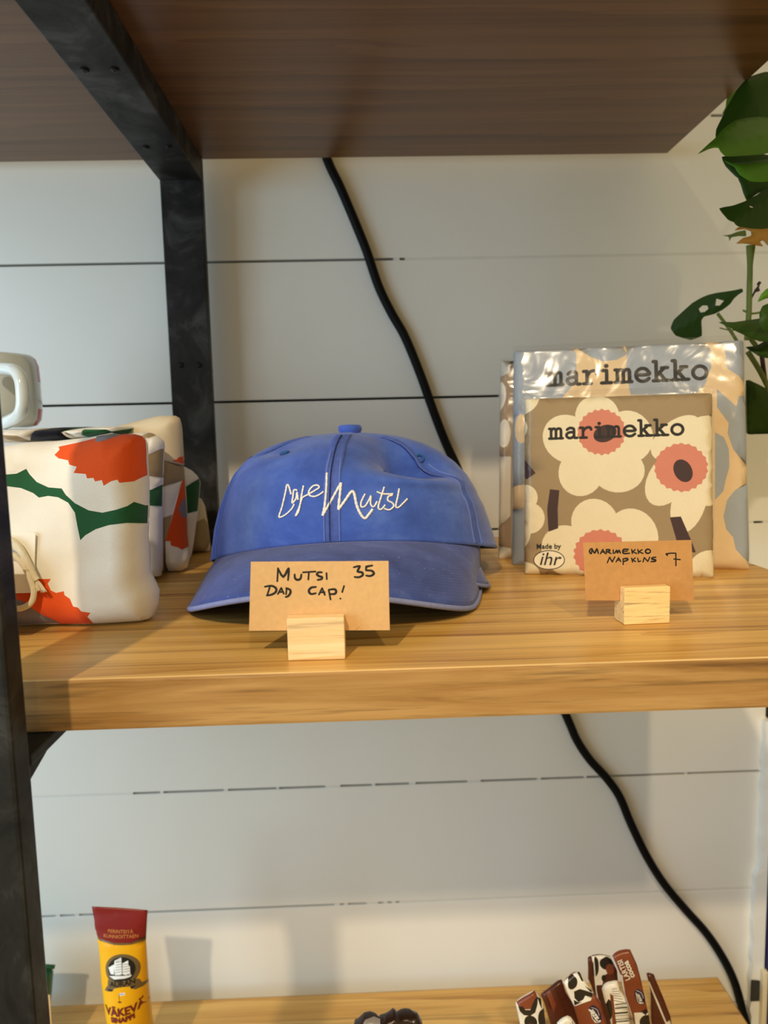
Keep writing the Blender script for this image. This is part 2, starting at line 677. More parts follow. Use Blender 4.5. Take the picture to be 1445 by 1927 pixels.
NK = {k: napkin('tissue_' + k, c) for k, c in dict(
    taupe=(152, 131, 99), cream=(226, 214, 184), pink=(204, 126, 106), plum=(60, 38, 42), blue=(152, 160, 172), sand=(218, 190, 150),
    pale=(216, 206, 190), brown=(150, 126, 102), black=(26, 24, 26), paper=(236, 226, 206)).items()}


def film():
    """clear wrapping film: reflects by Fresnel, otherwise see-through"""
    t = NT('clear_film')
    v = t.coord()
    h = t.n('ShaderNodeMath', {0: t.noise(v, 26, 2, 0.4, 1.6), 1: t.noise(v, 9, 2)}, operation='ADD').outputs[0]
    nb = t.bump(h, 0.17, 0.006)
    gl = t.n('ShaderNodeBsdfGlossy', {'Color': (1, 1, 1, 1), 'Roughness': 0.16, 'Normal': nb})
    tr = t.n('ShaderNodeBsdfTransparent', {'Color': (0.98, 0.98, 0.98, 1)})
    fr = t.n('ShaderNodeFresnel', {'IOR': 1.42, 'Normal': nb})
    geo = t.n('ShaderNodeNewGeometry')
    front = t.n('ShaderNodeMath', {0: 0.75, 1: geo.outputs['Backfacing']}, operation='SUBTRACT', use_clamp=True).outputs[0]
    fac = t.n('ShaderNodeMath', {0: fr.outputs[0], 1: front}, operation='MULTIPLY').outputs[0]
    mx = t.n('ShaderNodeMixShader', {0: t.n('ShaderNodeMath', {0: fac, 1: 0.30}, operation='MINIMUM').outputs[0]})
    t.t.links.new(tr.outputs[0], mx.inputs[1])
    t.t.links.new(gl.outputs[0], mx.inputs[2])
    t.t.links.new(mx.outputs[0], t.out.inputs['Surface'])
    return t.m


M['film'] = film()
M['ceramic'] = plain('white_glazed_ceramic', (208, 220, 226), 0.12, var=0.01, coat=0.6, coat_rough=0.05)
M['mug_red'] = plain('red_glaze', (190, 62, 58), 0.15)


def leafm(name, a, b, rough=0.48):
    t = NT(name)
    v = t.coord()
    col = t.mix(t.noise(v, 45, 4), lin(a), lin(b))
    return t.bsdf(color=col, rough=rough, normal=t.bump(t.noise(v, 130, 3), 0.15, 0.001), spec=0.22)


M['leaf'] = leafm('green_leaf', (62, 112, 18), (84, 126, 32))
M['leaf_dark'] = leafm('dark_green_leaf', (30, 56, 8), (46, 74, 16))
M['leaf_olive'] = leafm('olive_leaf', (84, 92, 34), (104, 104, 44))
M['leaf_yellow'] = leafm('yellowed_leaf', (176, 122, 42), (152, 110, 40))
M['leaf_brown'] = leafm('brown_green_leaf', (58, 44, 26), (54, 60, 28))
M['stem'] = leafm('green_stem', (86, 106, 48), (110, 122, 60), 0.5)
M['dry'] = plain('dry_bud', (50, 34, 30), 0.8)

M['t_red'] = plain('dark_red_plastic', (128, 22, 26), 0.3, var=0.04)
M['t_yellow'] = plain('yellow_plastic', (242, 178, 10), 0.32, var=0.04)
M['t_bronze'] = plain('bronze_print', (112, 92, 58), 0.35)
M['t_black'] = plain('black_print', (18, 16, 14), 0.4)
M['t_white'] = plain('white_print_film', (238, 240, 242), 0.4)
M['t_maroon'] = plain('maroon_print', (112, 24, 18), 0.4)
M['t_gold'] = plain('gold_print', (206, 130, 66), 0.4)
M['t_blue'] = plain('blue_print', (60, 70, 150), 0.4)
M['tub'] = plain('green_plastic', (30, 96, 66), 0.35)
M['w_brown'] = plain('brown_foil', (128, 62, 34), 0.3, var=0.16, scale=40, bump=0.25)
M['w_dark'] = plain('dark_brown_foil', (84, 38, 22), 0.3, var=0.2, scale=40, bump=0.25)
M['w_white'] = plain('white_foil', (236, 230, 216), 0.35, var=0.05, bump=0.15)
M['w_black'] = plain('black_foil_print', (34, 28, 22), 0.35)
M['w_navy'] = plain('navy_oval_print', (28, 22, 66), 0.3)
M['w_umber'] = plain('near_black_foil', (44, 26, 18), 0.28, var=0.3, scale=90, bump=0.4)
M['w_silver'] = plain('grey_foil_seal', (150, 140, 132), 0.3, var=0.2, scale=200)
WM = [M['w_brown'], M['w_dark'], M['w_white'], M['w_black'], M['w_navy']]

# ------------------------------------------------------------------ setting: boarded wall
WALL_Y = 0.690
TRIM_X = 0.3935
JZ = [1.30 + WALL_Y * k for k in (-1.252, -1.067, -0.877, -0.6915, -0.508, -0.323, -0.139, 0.0456, 0.2301, 0.4078, 0.59, 0.775)]
wb = thing('wall_back', (0, WALL_Y, 0.5), kind='structure')
BX0, BX1 = -0.85, 0.62
for i in range(len(JZ) - 1):
    z0, z1 = JZ[i] + 0.0011, JZ[i + 1] - 0.0011
    x1 = TRIM_X + 0.004 if JZ[i] < 1.0 else BX1
    box('board', (BX0, WALL_Y, z0), (x1, WALL_Y + 0.014, z1), M['wall'], wb, bev=0.0007)
box('backing', (BX0, WALL_Y + 0.014, JZ[0]), (BX1, WALL_Y + 0.018, JZ[-1]), M['gap'], wb)


def fill(px0, px1, joint, y=0.0006):
    """stretch of a joint closed with paint"""
    z = JZ[joint]
    pz = 1.30
    x0 = px0
    x1 = px1
    box('paint_fill', (x0, WALL_Y + y, z - 0.0013), (x1, WALL_Y + 0.006, z + 0.0013), M['caulk'], wb)


def wx(px, py):
    return at(px, py, WALL_Y).x


fill(wx(762, 489), BX1, 8, 0.0003)
fill(wx(740, 489), wx(752, 489), 8, 0.0012)
fill(BX0, wx(250, 1492), 4, 0.0003)
for a, b in ((300, 306), (420, 428), (520, 524), (612, 640), (700, 706), (770, 782), (880, 905), (1012, 1018), (1100, 1104), (1290, 1293)):
    fill(wx(a, 1470), wx(b, 1470), 4)
for a, b in ((104, 112), (140, 148), (630, 640), (648, 655), (690, 712), (722, 730), (738, 745)):
    fill(wx(a, 1715), wx(b, 1715), 3)
fill(wx(752, 1715), TRIM_X, 3, 0.0004)
fill(wx(1210, 220), wx(1338, 217), 9, 0.0003)
fill(wx(1362, 217), BX1, 9, 0.0003)
fill(wx(1436, 983), BX1, 6, 0.0003)
fill(wx(1000, 1000), wx(1418, 983), 6, 0.0003)
fill(wx(940, 755), BX1, 7, 0.0004)

# corner at the right below the upper run of boards: rough white edge board, cream strip, navy side wall
tr1 = thing('trim_1', (TRIM_X, WALL_Y, 0.5), kind='structure')
zz = np.linspace(0.52, 1.005, 60)
V, Fc = [], []
for i, z in enumerate(zz):
    e = TRIM_X + 0.0008 * math.sin(i * 1.7) + 0.0006 * random.uniform(-1, 1) - (0.005 if 0.62 < z < 0.845 else 0)
    for x, y in ((e, WALL_Y + 0.004), (e, WALL_Y - 0.008), (TRIM_X + 0.0062, WALL_Y - 0.010), (TRIM_X + 0.0062, WALL_Y + 0.004)):
        V.append((x, y, z))
for i in range(len(zz) - 1):
    for k in range(4):
        a, b = i * 4 + k, i * 4 + (k + 1) % 4
        Fc.append((a, b, b + 4, a + 4))
Fc += [(0, 1, 2, 3)[::-1], tuple(len(V) - 4 + k for k in range(4))]
link('edge_board', V, Fc, M['wall'], tr1)
box('cable_notch', (TRIM_X - 0.0062, WALL_Y - 0.0095, 0.703), (TRIM_X + 0.0035, WALL_Y - 0.0075, 0.727), M['gap'], tr1, bev=0.0009)
box('cream_strip', (TRIM_X + 0.0025, WALL_Y - 0.016, 0.52), (TRIM_X + 0.0075, WALL_Y - 0.0102, 0.741), M['cream_strip'], tr1, bev=0.001)
wr = box('wall_right', (TRIM_X + 0.0078, 0.3, 0.40), (TRIM_X + 0.05, WALL_Y + 0.004, 1.005), M['navy'], bev=0.001)
# keep the navy face clear of the strip and the edge board
tag(wr, kind='structure')

# ------------------------------------------------------------------ shelving unit
SH_F, SH_R = 0.297, 0.668
unit = thing('shelving_unit', (0, 0.48, 0.50), 'black steel shelving unit with thick oak shelves against the white boarded wall', 'shelf')


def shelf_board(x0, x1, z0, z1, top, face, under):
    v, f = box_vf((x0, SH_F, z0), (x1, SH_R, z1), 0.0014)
    o = link('shelf', v, f, [top, face, under, M['oak_worn_highlight']], unit)
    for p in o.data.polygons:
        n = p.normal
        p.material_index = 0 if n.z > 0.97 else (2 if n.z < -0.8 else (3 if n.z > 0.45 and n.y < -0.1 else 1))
    return o


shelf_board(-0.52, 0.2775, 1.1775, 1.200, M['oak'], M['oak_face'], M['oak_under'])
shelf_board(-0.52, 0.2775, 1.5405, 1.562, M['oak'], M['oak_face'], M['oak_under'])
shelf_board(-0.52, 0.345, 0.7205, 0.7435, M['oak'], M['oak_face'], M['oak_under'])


def screw(p, nrm, parent):
    nrm = Vector(nrm)
    a = nrm.orthogonal().normalized()
    b = nrm.cross(a)
    V, Fc = [], []
    prof = [(0.0026, 0.0), (0.0026, 0.0006), (0.0019, 0.0013), (0.0007, 0.0014), (0.0005, 0.0006)]
    N = 14
    for r, h in prof:
        for k in range(N):
            t = 2 * math.pi * k / N
            V.append(Vector(p) + a * (r * math.cos(t)) + b * (r * math.sin(t)) + nrm * h)
    for i in range(len(prof) - 1):
        for k in range(N):
            Fc.append((i * N + k, i * N + (k + 1) % N, (i + 1) * N + (k + 1) % N, (i + 1) * N + k))
    Fc.append(tuple((len(prof) - 1) * N + k for k in range(N)))
    return link('screw', V, Fc, M['screw'], parent, smooth=False)


# rear post: flat bar in three lengths between the shelves; front post in front of the shelves
PX0, PX1 = -0.1695, -0.1335
for z0, z1 in ((1.2002, 1.5402),):
    p = box('post', (PX0, 0.657, z0), (PX1, 0.667, z1), M['steel'], unit, bev=0.0012)
    if z1 > 1.3:
        for px, py in ((340, 687), (374, 687)):
            q = at(px, py, 0.657)
            screw(q, (0, -1, 0), p)
fp = box('post', (-0.171, 0.262, 0.50), (-0.1333, 0.275, 1.60), M['steel'], unit, bev=0.0015)
for zt, th in ((1.5403, 0.0205), (1.1773, 0.005)):
    b = box('beam', (PX0, 0.2755, zt - th), (PX1, 0.6565, zt), M['steel'], unit, bev=0.001)
    if zt > 1.5:
        for px, py in ((160, 131), (216, 130), (275, 277), (318, 275)):
            d = ray(px, py)
            t = (zt - th - EYE.z) / d.z
            screw(EYE + d * t, (0, 0, -1), b)
# weld gusset between the front post and the beam under the middle shelf
V = [(x, y, z) for x in (-0.1690, -0.1362) for y, z in ((0.2752, 1.1722), (0.303, 1.1722), (0.2752, 1.1640))]
link('gusset', V, [(0, 2, 1), (3, 4, 5), (0, 1, 4, 3), (1, 2, 5, 4), (2, 0, 3, 5)], M['steel'], unit)

# ------------------------------------------------------------------ cable
CP = [(548, 60), (585, 200), (615, 298), (640, 352), (668, 418), (690, 473), (712, 538), (736, 588), (762, 634), (790, 702), (815, 772),
      (838, 832), (862, 884), (905, 985), (985, 1170), (1065, 1346), (1085, 1392), (1110, 1430), (1141, 1464), (1166, 1500), (1187, 1550),
      (1216, 1610), (1250, 1664), (1290, 1712), (1326, 1752), (1357, 1797), (1381, 1845), (1397, 1900), (1412, 1960), (1425, 2060), (1430, 2150)]
path = [at(x, y, WALL_Y - 0.0055) for x, y in CP]
path = smooth_path(path, 5)
V, Fc = tube_vf(path, 0.0042, 12)
tag(link('cable', V, Fc, M['cable'], smooth=True), 'black power cable hanging down the white wall behind the shelves', 'cable')


# ------------------------------------------------------------------ caps
def make_cap(label, loc, yaw, k, group, letters=False):
    """front of the cap points to -Y turned by yaw; k scales it"""
    root = thing('baseball_cap', loc, label, 'cap', group)
    A_, B_, H = 0.0985 * k, 0.095 * k, 0.1005 * k
    cy, sy = math.cos(yaw), math.sin(yaw)
    L0 = Vector(loc)

    def wpt(Lx, Fw, z):                     # local (right, forward, up) to world
        return L0 + Vector((Lx * cy - Fw * -sy * -1, -Fw * cy - Lx * -sy * -1, 0)) * 1.0 + Vector((0, 0, z)) \
            if False else L0 + Vector((Lx * cy + Fw * sy, Lx * sy - Fw * cy, z))

    def rim(ph):
        return k * (0.0335 * ((1 + math.cos(ph)) / 2) ** 1.7 + 0.0042 * math.sin(ph) + 0.0022)
    prof = [(0, 1.0), (.10, .995), (.25, .972), (.40, .935), (.55, .885), (.68, .825), (.78, .745), (.86, .645), (.92, .52),
            (.96, .38), (.985, .22), (1.0, 0.0)]

    def pr(v):
        for (a, ra), (b, rb) in zip(prof, prof[1:]):
            if v <= b:
                t = (v - a) / (b - a)
                return ra + (rb - ra) * t
        return 0.0

    def crown(ph, v):
        r = pr(v)
        # front panels stand a little more upright, rear slopes
        fr = max(0, math.cos(ph))
        r2 = r + 0.035 * fr * math.sin(math.pi * v) ** 1.5
        z0 = rim(ph)
        z = z0 + (H - z0) * v
        rt = max(0, math.sin(ph))
        # right side sags, with a dent behind the front right panel
        z -= k * 0.011 * rt * max(0, v - 0.35) * (1 - v) * 4.0
        g = math.exp(-((ph - 0.72) / 0.36) ** 2 - ((v - 0.80) / 0.115) ** 2)
        z -= k * 0.0175 * g
        r2 -= 0.20 * g
        g2 = math.exp(-((ph - 0.62) / 0.5) ** 2 - ((v - 0.60) / 0.07) ** 2)
        r2 += 0.05 * g2
        g3 = math.exp(-((ph + 0.75) / 0.3) ** 2 - ((v - 0.88) / 0.06) ** 2)
        z -= k * 0.004 * g3
        # panel seams pinch in, panels bulge softly
        sp = math.pi / 3
        q = abs(((ph + sp / 2) % sp) - sp / 2) / (sp / 2)
        r2 *= 1 - 0.007 * math.exp(-(q / 0.10) ** 2) * (v < 0.99)
        wr_ = 0.004 * math.sin(5 * ph + 9 * v) + 0.003 * math.sin(11 * ph - 14 * v + 1)
        r2 += wr_ * (1 - v) * min(1, v * 6)
        if v < 0.3:
            r2 += (0.040 if ph > 0 else 0.022) * ((0.3 - v) / 0.3) ** 2 * abs(math.sin(ph)) ** 3
        return wpt(A_ * r2 * math.sin(ph), B_ * r2 * math.cos(ph), z)
    NP, NV = 144, 48
    V, Fc = [], []
    vs = [(j / NV) ** 0.9 for j in range(NV)]
    for v in vs:
        for i in range(NP):
            V.append(crown(-math.pi + 2 * math.pi * i / NP, v))
    V.append(crown(0, 1.0))
    for j in range(NV - 1):
        for i in range(NP):
            i2 = (i + 1) % NP
            Fc.append((j * NP + i, j * NP + i2, (j + 1) * NP + i2, (j + 1) * NP + i))
    for i in range(NP):
        Fc.append(((NV - 1) * NP + i, (NV - 1) * NP + (i + 1) % NP, len(V) - 1))
    cr = link('crown', V, Fc, M['denim'], root, smooth=True)
    so = cr.modifiers.new('thickness', 'SOLIDIFY')
    so.thickness = 0.0014
    so.offset = -1
    bvh = BVHTree.FromPolygons([tuple(p) for p in V], Fc)

    def strip(name, fn, n, width, lift, mat, parent=cr):
        """narrow cloth strip following fn(t) -> (ph, v)"""
        P = [fn(i / n) for i in range(n + 1)]
        pts = [crown(*p) for p in P]
        VV, FF = [], []
        ctr = L0 + Vector((0, 0, 0.03 * k))
        for i, p in enumerate(pts):
            t = (pts[min(i + 1, n)] - pts[max(i - 1, 0)]).normalized()
            out = (p - ctr).normalized()
            s_ = t.cross(out).normalized()
            out = s_.cross(t).normalized()
            for a, l in ((-1, -0.0002), (-1, lift), (-.6, lift * 1.6), (0, lift * 1.1), (.6, lift * 1.6), (1, lift), (1, -0.0002)):
                VV.append(p + s_ * (a * width / 2) + out * l)
        for i in range(n):
            for c in range(6):
                a = i * 7 + c
                FF.append((a, a + 1, a + 8, a + 7))
        return link(name, VV, FF, mat, parent, smooth=True)
    for m_ in (-2, -1, 0, 1, 2, 3):
        strip('seam', lambda t, m_=m_: (m_ * math.pi / 3, 0.02 + 0.95 * t), 44, 0.0105 * k, 0.00022, M['denim_dark'])
    if k == 1:
        for m_ in (-1, 0, 1):
            for off in (-0.046, 0.046):
                strip('stitch_row', lambda t, m_=m_, off=off: (m_ * math.pi / 3 + off, 0.02 + 0.80 * t), 44, 0.0009, 0.00045, M['stitch_blue'])
        for i in range(54):
            t0 = 0.03 + i * 0.0172
            strip('stitch', lambda t, t0=t0: (-0.012 + 0.0 * t, t0 + 0.010 * t), 1, 0.0007, 0.0011, M['denim_thread'])['kind'] = 'stuff'
    # button
    N = 20
    top = crown(0, 1.0)
    bp = [(0.0005, 0.0052), (0.0072, 0.0048), (0.0084, 0.0034), (0.0084, 0.0014), (0.0072, -0.0012)]
    VV, FF = [], []
    for r, h in bp:
        for i in range(N):
            t = 2 * math.pi * i / N
            VV.append(top + Vector((r * k * math.cos(t), r * k * math.sin(t), h * k)))
    for j in range(len(bp) - 1):
        for i in range(N):
            FF.append((j * N + i, (j + 1) * N + i, (j + 1) * N + (i + 1) % N, j * N + (i + 1) % N))
    FF.append(tuple(range(N)))
    link('button', VV, FF, M['denim'], root, smooth=True)
    # eyelets: stitched rings
    for ph, v in ((0.52, 0.80), (1.05, 0.86), (-0.55, 0.84), (-1.5, 0.8)):
        c = crown(ph, v)
        n_ = (crown(ph + .03, v) - crown(ph - .03, v)).cross(crown(ph, v + .03) - crown(ph, v - .03)).normalized()
        if n_.dot(c - L0) < 0:
            n_ = -n_
        a = n_.orthogonal().normalized()
        b = n_.cross(a)
        ring = [c + n_ * 0.0006 + a * (0.0026 * math.cos(t)) + b * (0.0026 * math.sin(t)) for t in (2 * math.pi * i / 14 for i in range(15))]
        v_, f_ = tube_vf(ring, 0.0008, 6, False)
        link('eyelet', v_, f_, M['teal_thread'], cr, smooth=True)
    # brim
    OUT = [(0, .0905, .040), (.10, .0885, .066), (.2, .0868, .094), (.30, .0825, .118), (.42, .0720, .136), (.56, .0560, .151), (.72, .0350, .162),
           (.88, .0130, .167), (1.0, 0.0, .168)]

    def outer(s):
        t = 1 - abs(s)
        for (a, la, fa), (b, lb, fb) in zip(OUT, OUT[1:]):
            if t <= b + 1e-9:
                q = (t - a) / (b - a)
                return math.copysign((la + (lb - la) * q) * k * 0.98, s), (fa + (fb - fa) * q) * k
        return 0.0, .159 * k
    pts_o = [outer(-1 + 2 * i / 72) for i in range(73)]
    # soften corners
    for _ in range(6):
        pts_o = [pts_o[0]] + [tuple((np.array(pts_o[i - 1]) + 2 * np.array(pts_o[i]) + np.array(pts_o[i + 1])) / 4) for i in range(1, 72)] + [pts_o[-1]]
    PHB = math.radians(66)

    def brimp(i, t):
        s = -1 + 2 * i / 72
        ph = PHB * s
        Li, Fi, zi = A_ * 0.985 * math.sin(ph), B_ * 0.985 * math.cos(ph), rim(ph) + 0.0005 * k
        Lo, Fo = pts_o[i]
        zo = k * (0.0036 + 0.0195 * max(0, 1 - (Lo / k / 0.081) ** 2))
        L_, F_ = Li + (Lo - Li) * t, Fi + (Fo - Fi) * t
        bow = 0.0045 * k * math.sin(math.pi * t)
        return wpt(L_, F_, zi + (zo - zi) * t + bow)
    NT_ = 16
    VV, FF = [], []
    for i in range(73):
        for j in range(NT_ + 1):
            VV.append(brimp(i, j / NT_))
    for i in range(72):
        for j in range(NT_):
            a = i * (NT_ + 1) + j
            FF.append((a, a + 1, a + NT_ + 2, a + NT_ + 1))
    br = link('brim', VV, FF, [M['brim'], M['under']], root, smooth=True)
    uv = br.data.uv_layers.new(name='UVMap')
    for lp in br.data.loops:
        uv.data[lp.index].uv = ((lp.vertex_index // (NT_ + 1)) / 72, (lp.vertex_index % (NT_ + 1)) / NT_)
    so = br.modifiers.new('thickness', 'SOLIDIFY')
    so.thickness = 0.0032 * k
    so.offset = -1
    so.material_offset = 1
    so.material_offset_rim = 0
    n0 = br.data.polygons[36 * NT_ + 5].normal
    if n0.z < 0:
        br.data.flip_normals()
    n1 = cr.data.polygons[NP * 20 + NP // 2].normal
    if n1.dot(Vector((sy, -cy, 0))) < 0:
        cr.data.flip_normals()
    edge = [brimp(i, 1.0) - Vector((0, 0, 0.0016 * k)) for i in range(73)]
    v_, f_ = tube_vf(edge, 0.00150 * k, 8)
    tag(link('brim_edge', v_, f_, M['denim_light'], br, smooth=True), 'pale worn edge of the brim')
    # sweat band inside
    VV, FF = [], []
    for i in range(NP):
        ph = -math.pi + 2 * math.pi * i / NP
        for hh, rr in ((0.001, .975), (0.020, .955)):
            VV.append(wpt(A_ * rr * math.sin(ph), B_ * rr * math.cos(ph), rim(ph) + hh * k))
    for i in range(NP):
        a, b = i * 2, ((i + 1) % NP) * 2
        FF.append((a, b, b + 1, a + 1))
    link('sweatband', VV, FF, M['under'], root, smooth=True)
    if letters:
        S = 1 / 4.983
        EMB = [[(237, 350), (216, 272), (197, 266), (185, 330), (152, 470), (125, 562), (180, 545), (240, 490), (268, 440)],
               [(296, 312), (264, 312), (255, 370), (248, 432), (284, 390), (293, 330), (302, 402)],
               [(354, 268), (332, 380), (322, 450), (280, 552), (308, 512), (326, 430), (345, 378)],
               [(345, 378), (400, 350), (470, 308), (502, 284), (482, 264), (440, 275), (405, 320), (412, 360), (462, 370), (520, 342), (540, 322)],
               [(571, 145), (566, 300), (550, 470), (532, 552)], [(532, 552), (562, 500), (640, 360), (706, 240)],
               [(706, 240), (696, 330), (680, 495)], [(680, 495), (742, 410), (800, 328), (828, 340), (852, 450), (892, 540), (930, 576), (962, 545), (1004, 488)],
               [(932, 345), (896, 420), (896, 466), (932, 460), (970, 400), (986, 366), (984, 440), (1012, 468), (1045, 415)],
               [(1112, 280), (1080, 380), (1055, 470), (1082, 492), (1122, 448)], [(1040, 325), (1100, 346), (1196, 346)],
               [(1190, 358), (1150, 372), (1146, 408), (1186, 430), (1200, 462), (1160, 496), (1108, 484)],
               [(1252, 295), (1236, 380), (1220, 460), (1242, 474), (1290, 432), (1330, 390)]]
        HEAVY = {4: 17, 5: 17, 6: 18, 7: 18}
        VV, FF = [], []
        for si, s in enumerate(EMB):
            pts = smooth_path(s, 8) if len(s) > 2 else [np.array(s[0]) + (np.array(s[1]) - np.array(s[0])) * q / 8 for q in range(9)]
            wpx = 1.4 * HEAVY.get(si, 12) * S
            row = []
            for i, p in enumerate(pts):
                a, b = np.array(pts[max(i - 1, 0)]), np.array(pts[min(i + 1, len(pts) - 1)])
                t = b - a
                t = t / max(1e-9, np.hypot(*t))
                nn = np.array([-t[1], t[0]])
                r_ = []
                for off, l in ((-1, 0.0001), (-.75, 0.0007), (0, 0.0011), (.75, 0.0007), (1, 0.0001)):
                    q = np.array(p) * S + nn * (off * wpx / 2 * (1 + 0.18 * math.sin(i * 2.3)))
                    d = ray(500 + q[0], 860 + q[1]).normalized()
                    hit, nrm, idx, dist = bvh.ray_cast(EYE, d)
                    r_.append(hit + (-d) * l if hit else None)
                row.append(r_)
            for i in range(len(row) - 1):
                if None in row[i] or None in row[i + 1]:
                    continue
                b0 = len(VV)
                VV += row[i] + row[i + 1]
                for c in range(4):
                    FF.append((b0 + c, b0 + c + 1, b0 + c + 6, b0 + c + 5))
        link('embroidery', VV, FF, M['white_thread'], cr, smooth=True)
    return root


make_cap('blue washed cotton cap with white script embroidery, top of the two stacked caps', (-0.009, 0.514, 1.2002), math.radians(-6.4), 1.0,
         'caps on the middle shelf', True)
make_cap('second blue cap tucked under the embroidered one, only its brim showing at right', (0.0005, 0.530, 1.2002), math.radians(8), 0.80,
         'caps on the middle shelf')


# ------------------------------------------------------------------ price cards and their wooden holders
def crop(pts, ox, oy, s):
    return [(ox + a / s, oy + b / s) for a, b in pts]


def price_card(pl, corners, strokes, w_px, label, mats, group='price cards on the shelf'):
    out = [pl.uv(*c) for c in corners]
    o0 = pl.p(*out[0])
    sh = []
    for s in strokes:
        pts = [pl.uv(*p) for p in s]
        sm = len(pts) > 2
        a, b = pl.uv(700, 1100), pl.uv(700 + w_px, 1100)
        wd = abs(pl.uv(*[s[0][0] + w_px, s[0][1]])[0] - pl.uv(*s[0])[0])
        sh += [(1, q) for q in stroke(pts, wd, sm and len(pts) > 3, 0.25)]
    root = thing('price_card', (0, pl.o.y, 1.21), label, 'card', group)
    slab('card', pl, out, sh, 0.0005, 0.0002, mats, root, step=0.008, smooth=False)
    return root


def holder(c, wd, dp, h, slot, rz, mat, label):
    """wooden block with a sawn slot along its top"""
    root = thing('card_holder', c, label, 'card holder', 'wooden card holders')
    p = [(-dp / 2, 0), (dp / 2, 0), (dp / 2, h), (0.0006, h), (0.0006, h - slot), (-0.0006, h - slot), (-0.0006, h), (-dp / 2, h)]
    V = []
    cz, sz = math.cos(rz), math.sin(rz)
    for x in (-wd / 2, wd / 2):
        for y, z in p:
            V.append(Vector(c) + Vector((x * cz - y * sz, x * sz + y * cz, z)))
    n = len(p)
    Fc = [tuple((i, (i + 1) % n, n + (i + 1) % n, n + i)) for i in range(n)]
    Fc += [(7, 6, 5, 0), (0, 5, 4, 1), (4, 3, 2, 1), (n + 0, n + 5, n + 6, n + 7), (n + 1, n + 4, n + 5, n + 0), (n + 1, n + 2, n + 3, n + 4)]
    o = link('block', V, Fc, mat, root)
    bv = o.modifiers.new('bevel', 'BEVEL')
    bv.width = 0.0004
    bv.segments = 2
    bv.limit_method = 'ANGLE'
    return root


c5 = lambda *p: crop(p, 450, 1040, 4.661)
S1 = [c5((335, 250), (341, 135)), c5((341, 138), (388, 212), (434, 138), (429, 240)), c5((487, 190), (490, 222), (510, 238), (538, 228), (546, 190)),
      c5((560, 172), (670, 165)), c5((612, 172), (607, 235)), c5((726, 172), (695, 172), (682, 190), (702, 206), (727, 214), (722, 232), (688, 238)),
      c5((766, 178), (769, 232)), c5((1005, 128), (1058, 118), (1038, 163), (1076, 172), (1084, 196), (1050, 215), (1012, 212)),
      c5((1168, 112), (1115, 122), (1112, 155)), c5((1112, 155), (1162, 158), (1182, 184), (1150, 204), (1114, 200)),
      c5((225, 298), (288, 290), (326, 316), (318, 348), (282, 368), (243, 375)), c5((270, 298), (247, 372)),
      c5((340, 362), (370, 308)), c5((370, 308), (392, 360)), c5((350, 345), (388, 343)),
      c5((412, 310), (446, 325), (450, 352), (430, 380), (408, 388)), c5((417, 312), (412, 364)),
      c5((674, 300), (632, 306), (611, 335), (630, 362), (672, 355)), c5((700, 367), (728, 310)), c5((728, 310), (752, 370)), c5((710, 348), (750, 346)),
      c5((785, 325), (802, 410)), c5((785, 325), (838, 320), (851, 345), (834, 362), (795, 362)), c5((920, 292), (904, 345)), c5((887, 401), (889, 403))]
pl1 = Plane((0, 0.3195, 1.21))
price_card(pl1, [(468.5, 1187), (733.5, 1186), (731, 1055.5), (472, 1057)], S1, 4.8,
           'kraft price card reading Dad Cap and 35 in black marker, standing before the caps', [M['kraft'], M['ink']])
holder((-0.0230, 0.3195, 1.2001), 0.0252, 0.0135, 0.0192, 0.0072, 0.0, M['beech'],
       'pale wooden block holding the larger card in front of the cap')
c6 = lambda *p: crop(p, 1080, 1000, 5.78)
S2 = [c6((177, 188), (165, 218), (178, 242)), c6((188, 242), (192, 185)), c6((192, 187), (222, 235), (246, 190), (262, 240)),
      c6((285, 242), (311, 195)), c6((311, 195), (335, 240)), c6((293, 226), (331, 222)),
      c6((348, 243), (350, 197)), c6((350, 197), (384, 200), (383, 214), (356, 220)), c6((356, 220), (400, 240)), c6((425, 202), (425, 240)),
      c6((440, 238), (462, 206), (470, 232), (488, 206), (502, 236)),
      c6((590, 195), (537, 196), (535, 238), (602, 237)), c6((540, 216), (580, 212)),
      c6((625, 195), (632, 241)), c6((664, 198), (634, 220)), c6((634, 220), (680, 240)), c6((692, 195), (700, 241)), c6((738, 198), (703, 220)),
      c6((703, 220), (748, 240)), crop(ell(802, 216, 27, 22, 12) + [(829, 216)], 1080, 1000, 5.78),
      c6((360, 340), (385, 280)), c6((385, 280), (414, 332)), c6((414, 332), (442, 276)), c6((455, 332), (482, 285)), c6((482, 285), (506, 328)),
      c6((463, 314), (500, 310)), c6((532, 298), (533, 360)), c6((532, 298), (574, 294), (581, 310), (535, 328)),
      c6((624, 290), (635, 332)), c6((662, 288), (636, 310)), c6((636, 310), (668, 328)), c6((690, 292), (699, 330)), c6((700, 330), (722, 322)),
      c6((748, 332), (762, 284)), c6((762, 284), (800, 326)), c6((800, 326), (822, 280)),
      c6((888, 280), (850, 286), (846, 300), (884, 310), (878, 325), (834, 328)),
      c6((1014, 262), (1000, 245), (1050, 236)), c6((1050, 236), (1105, 237)), c6((1105, 237), (1106, 372)), c6((1084, 300), (1152, 306))]
pl2 = Plane((0.140, 0.3610, 1.21), (1, 0.05, 0), (0, 0.03, 1))
price_card(pl2, [(1102, 1130), (1306, 1131), (1301, 1016), (1097, 1021)], S2, 3.4,
           'brown kraft price card with a black handwritten 7 in front of the napkin packs', [M['kraft2'], M['ink']])
holder((0.1412, 0.3612, 1.2001), 0.0238, 0.0128, 0.0190, 0.0080, 0.05, M['beech2'],
       'striped wooden block holding the smaller card in front of the napkins')
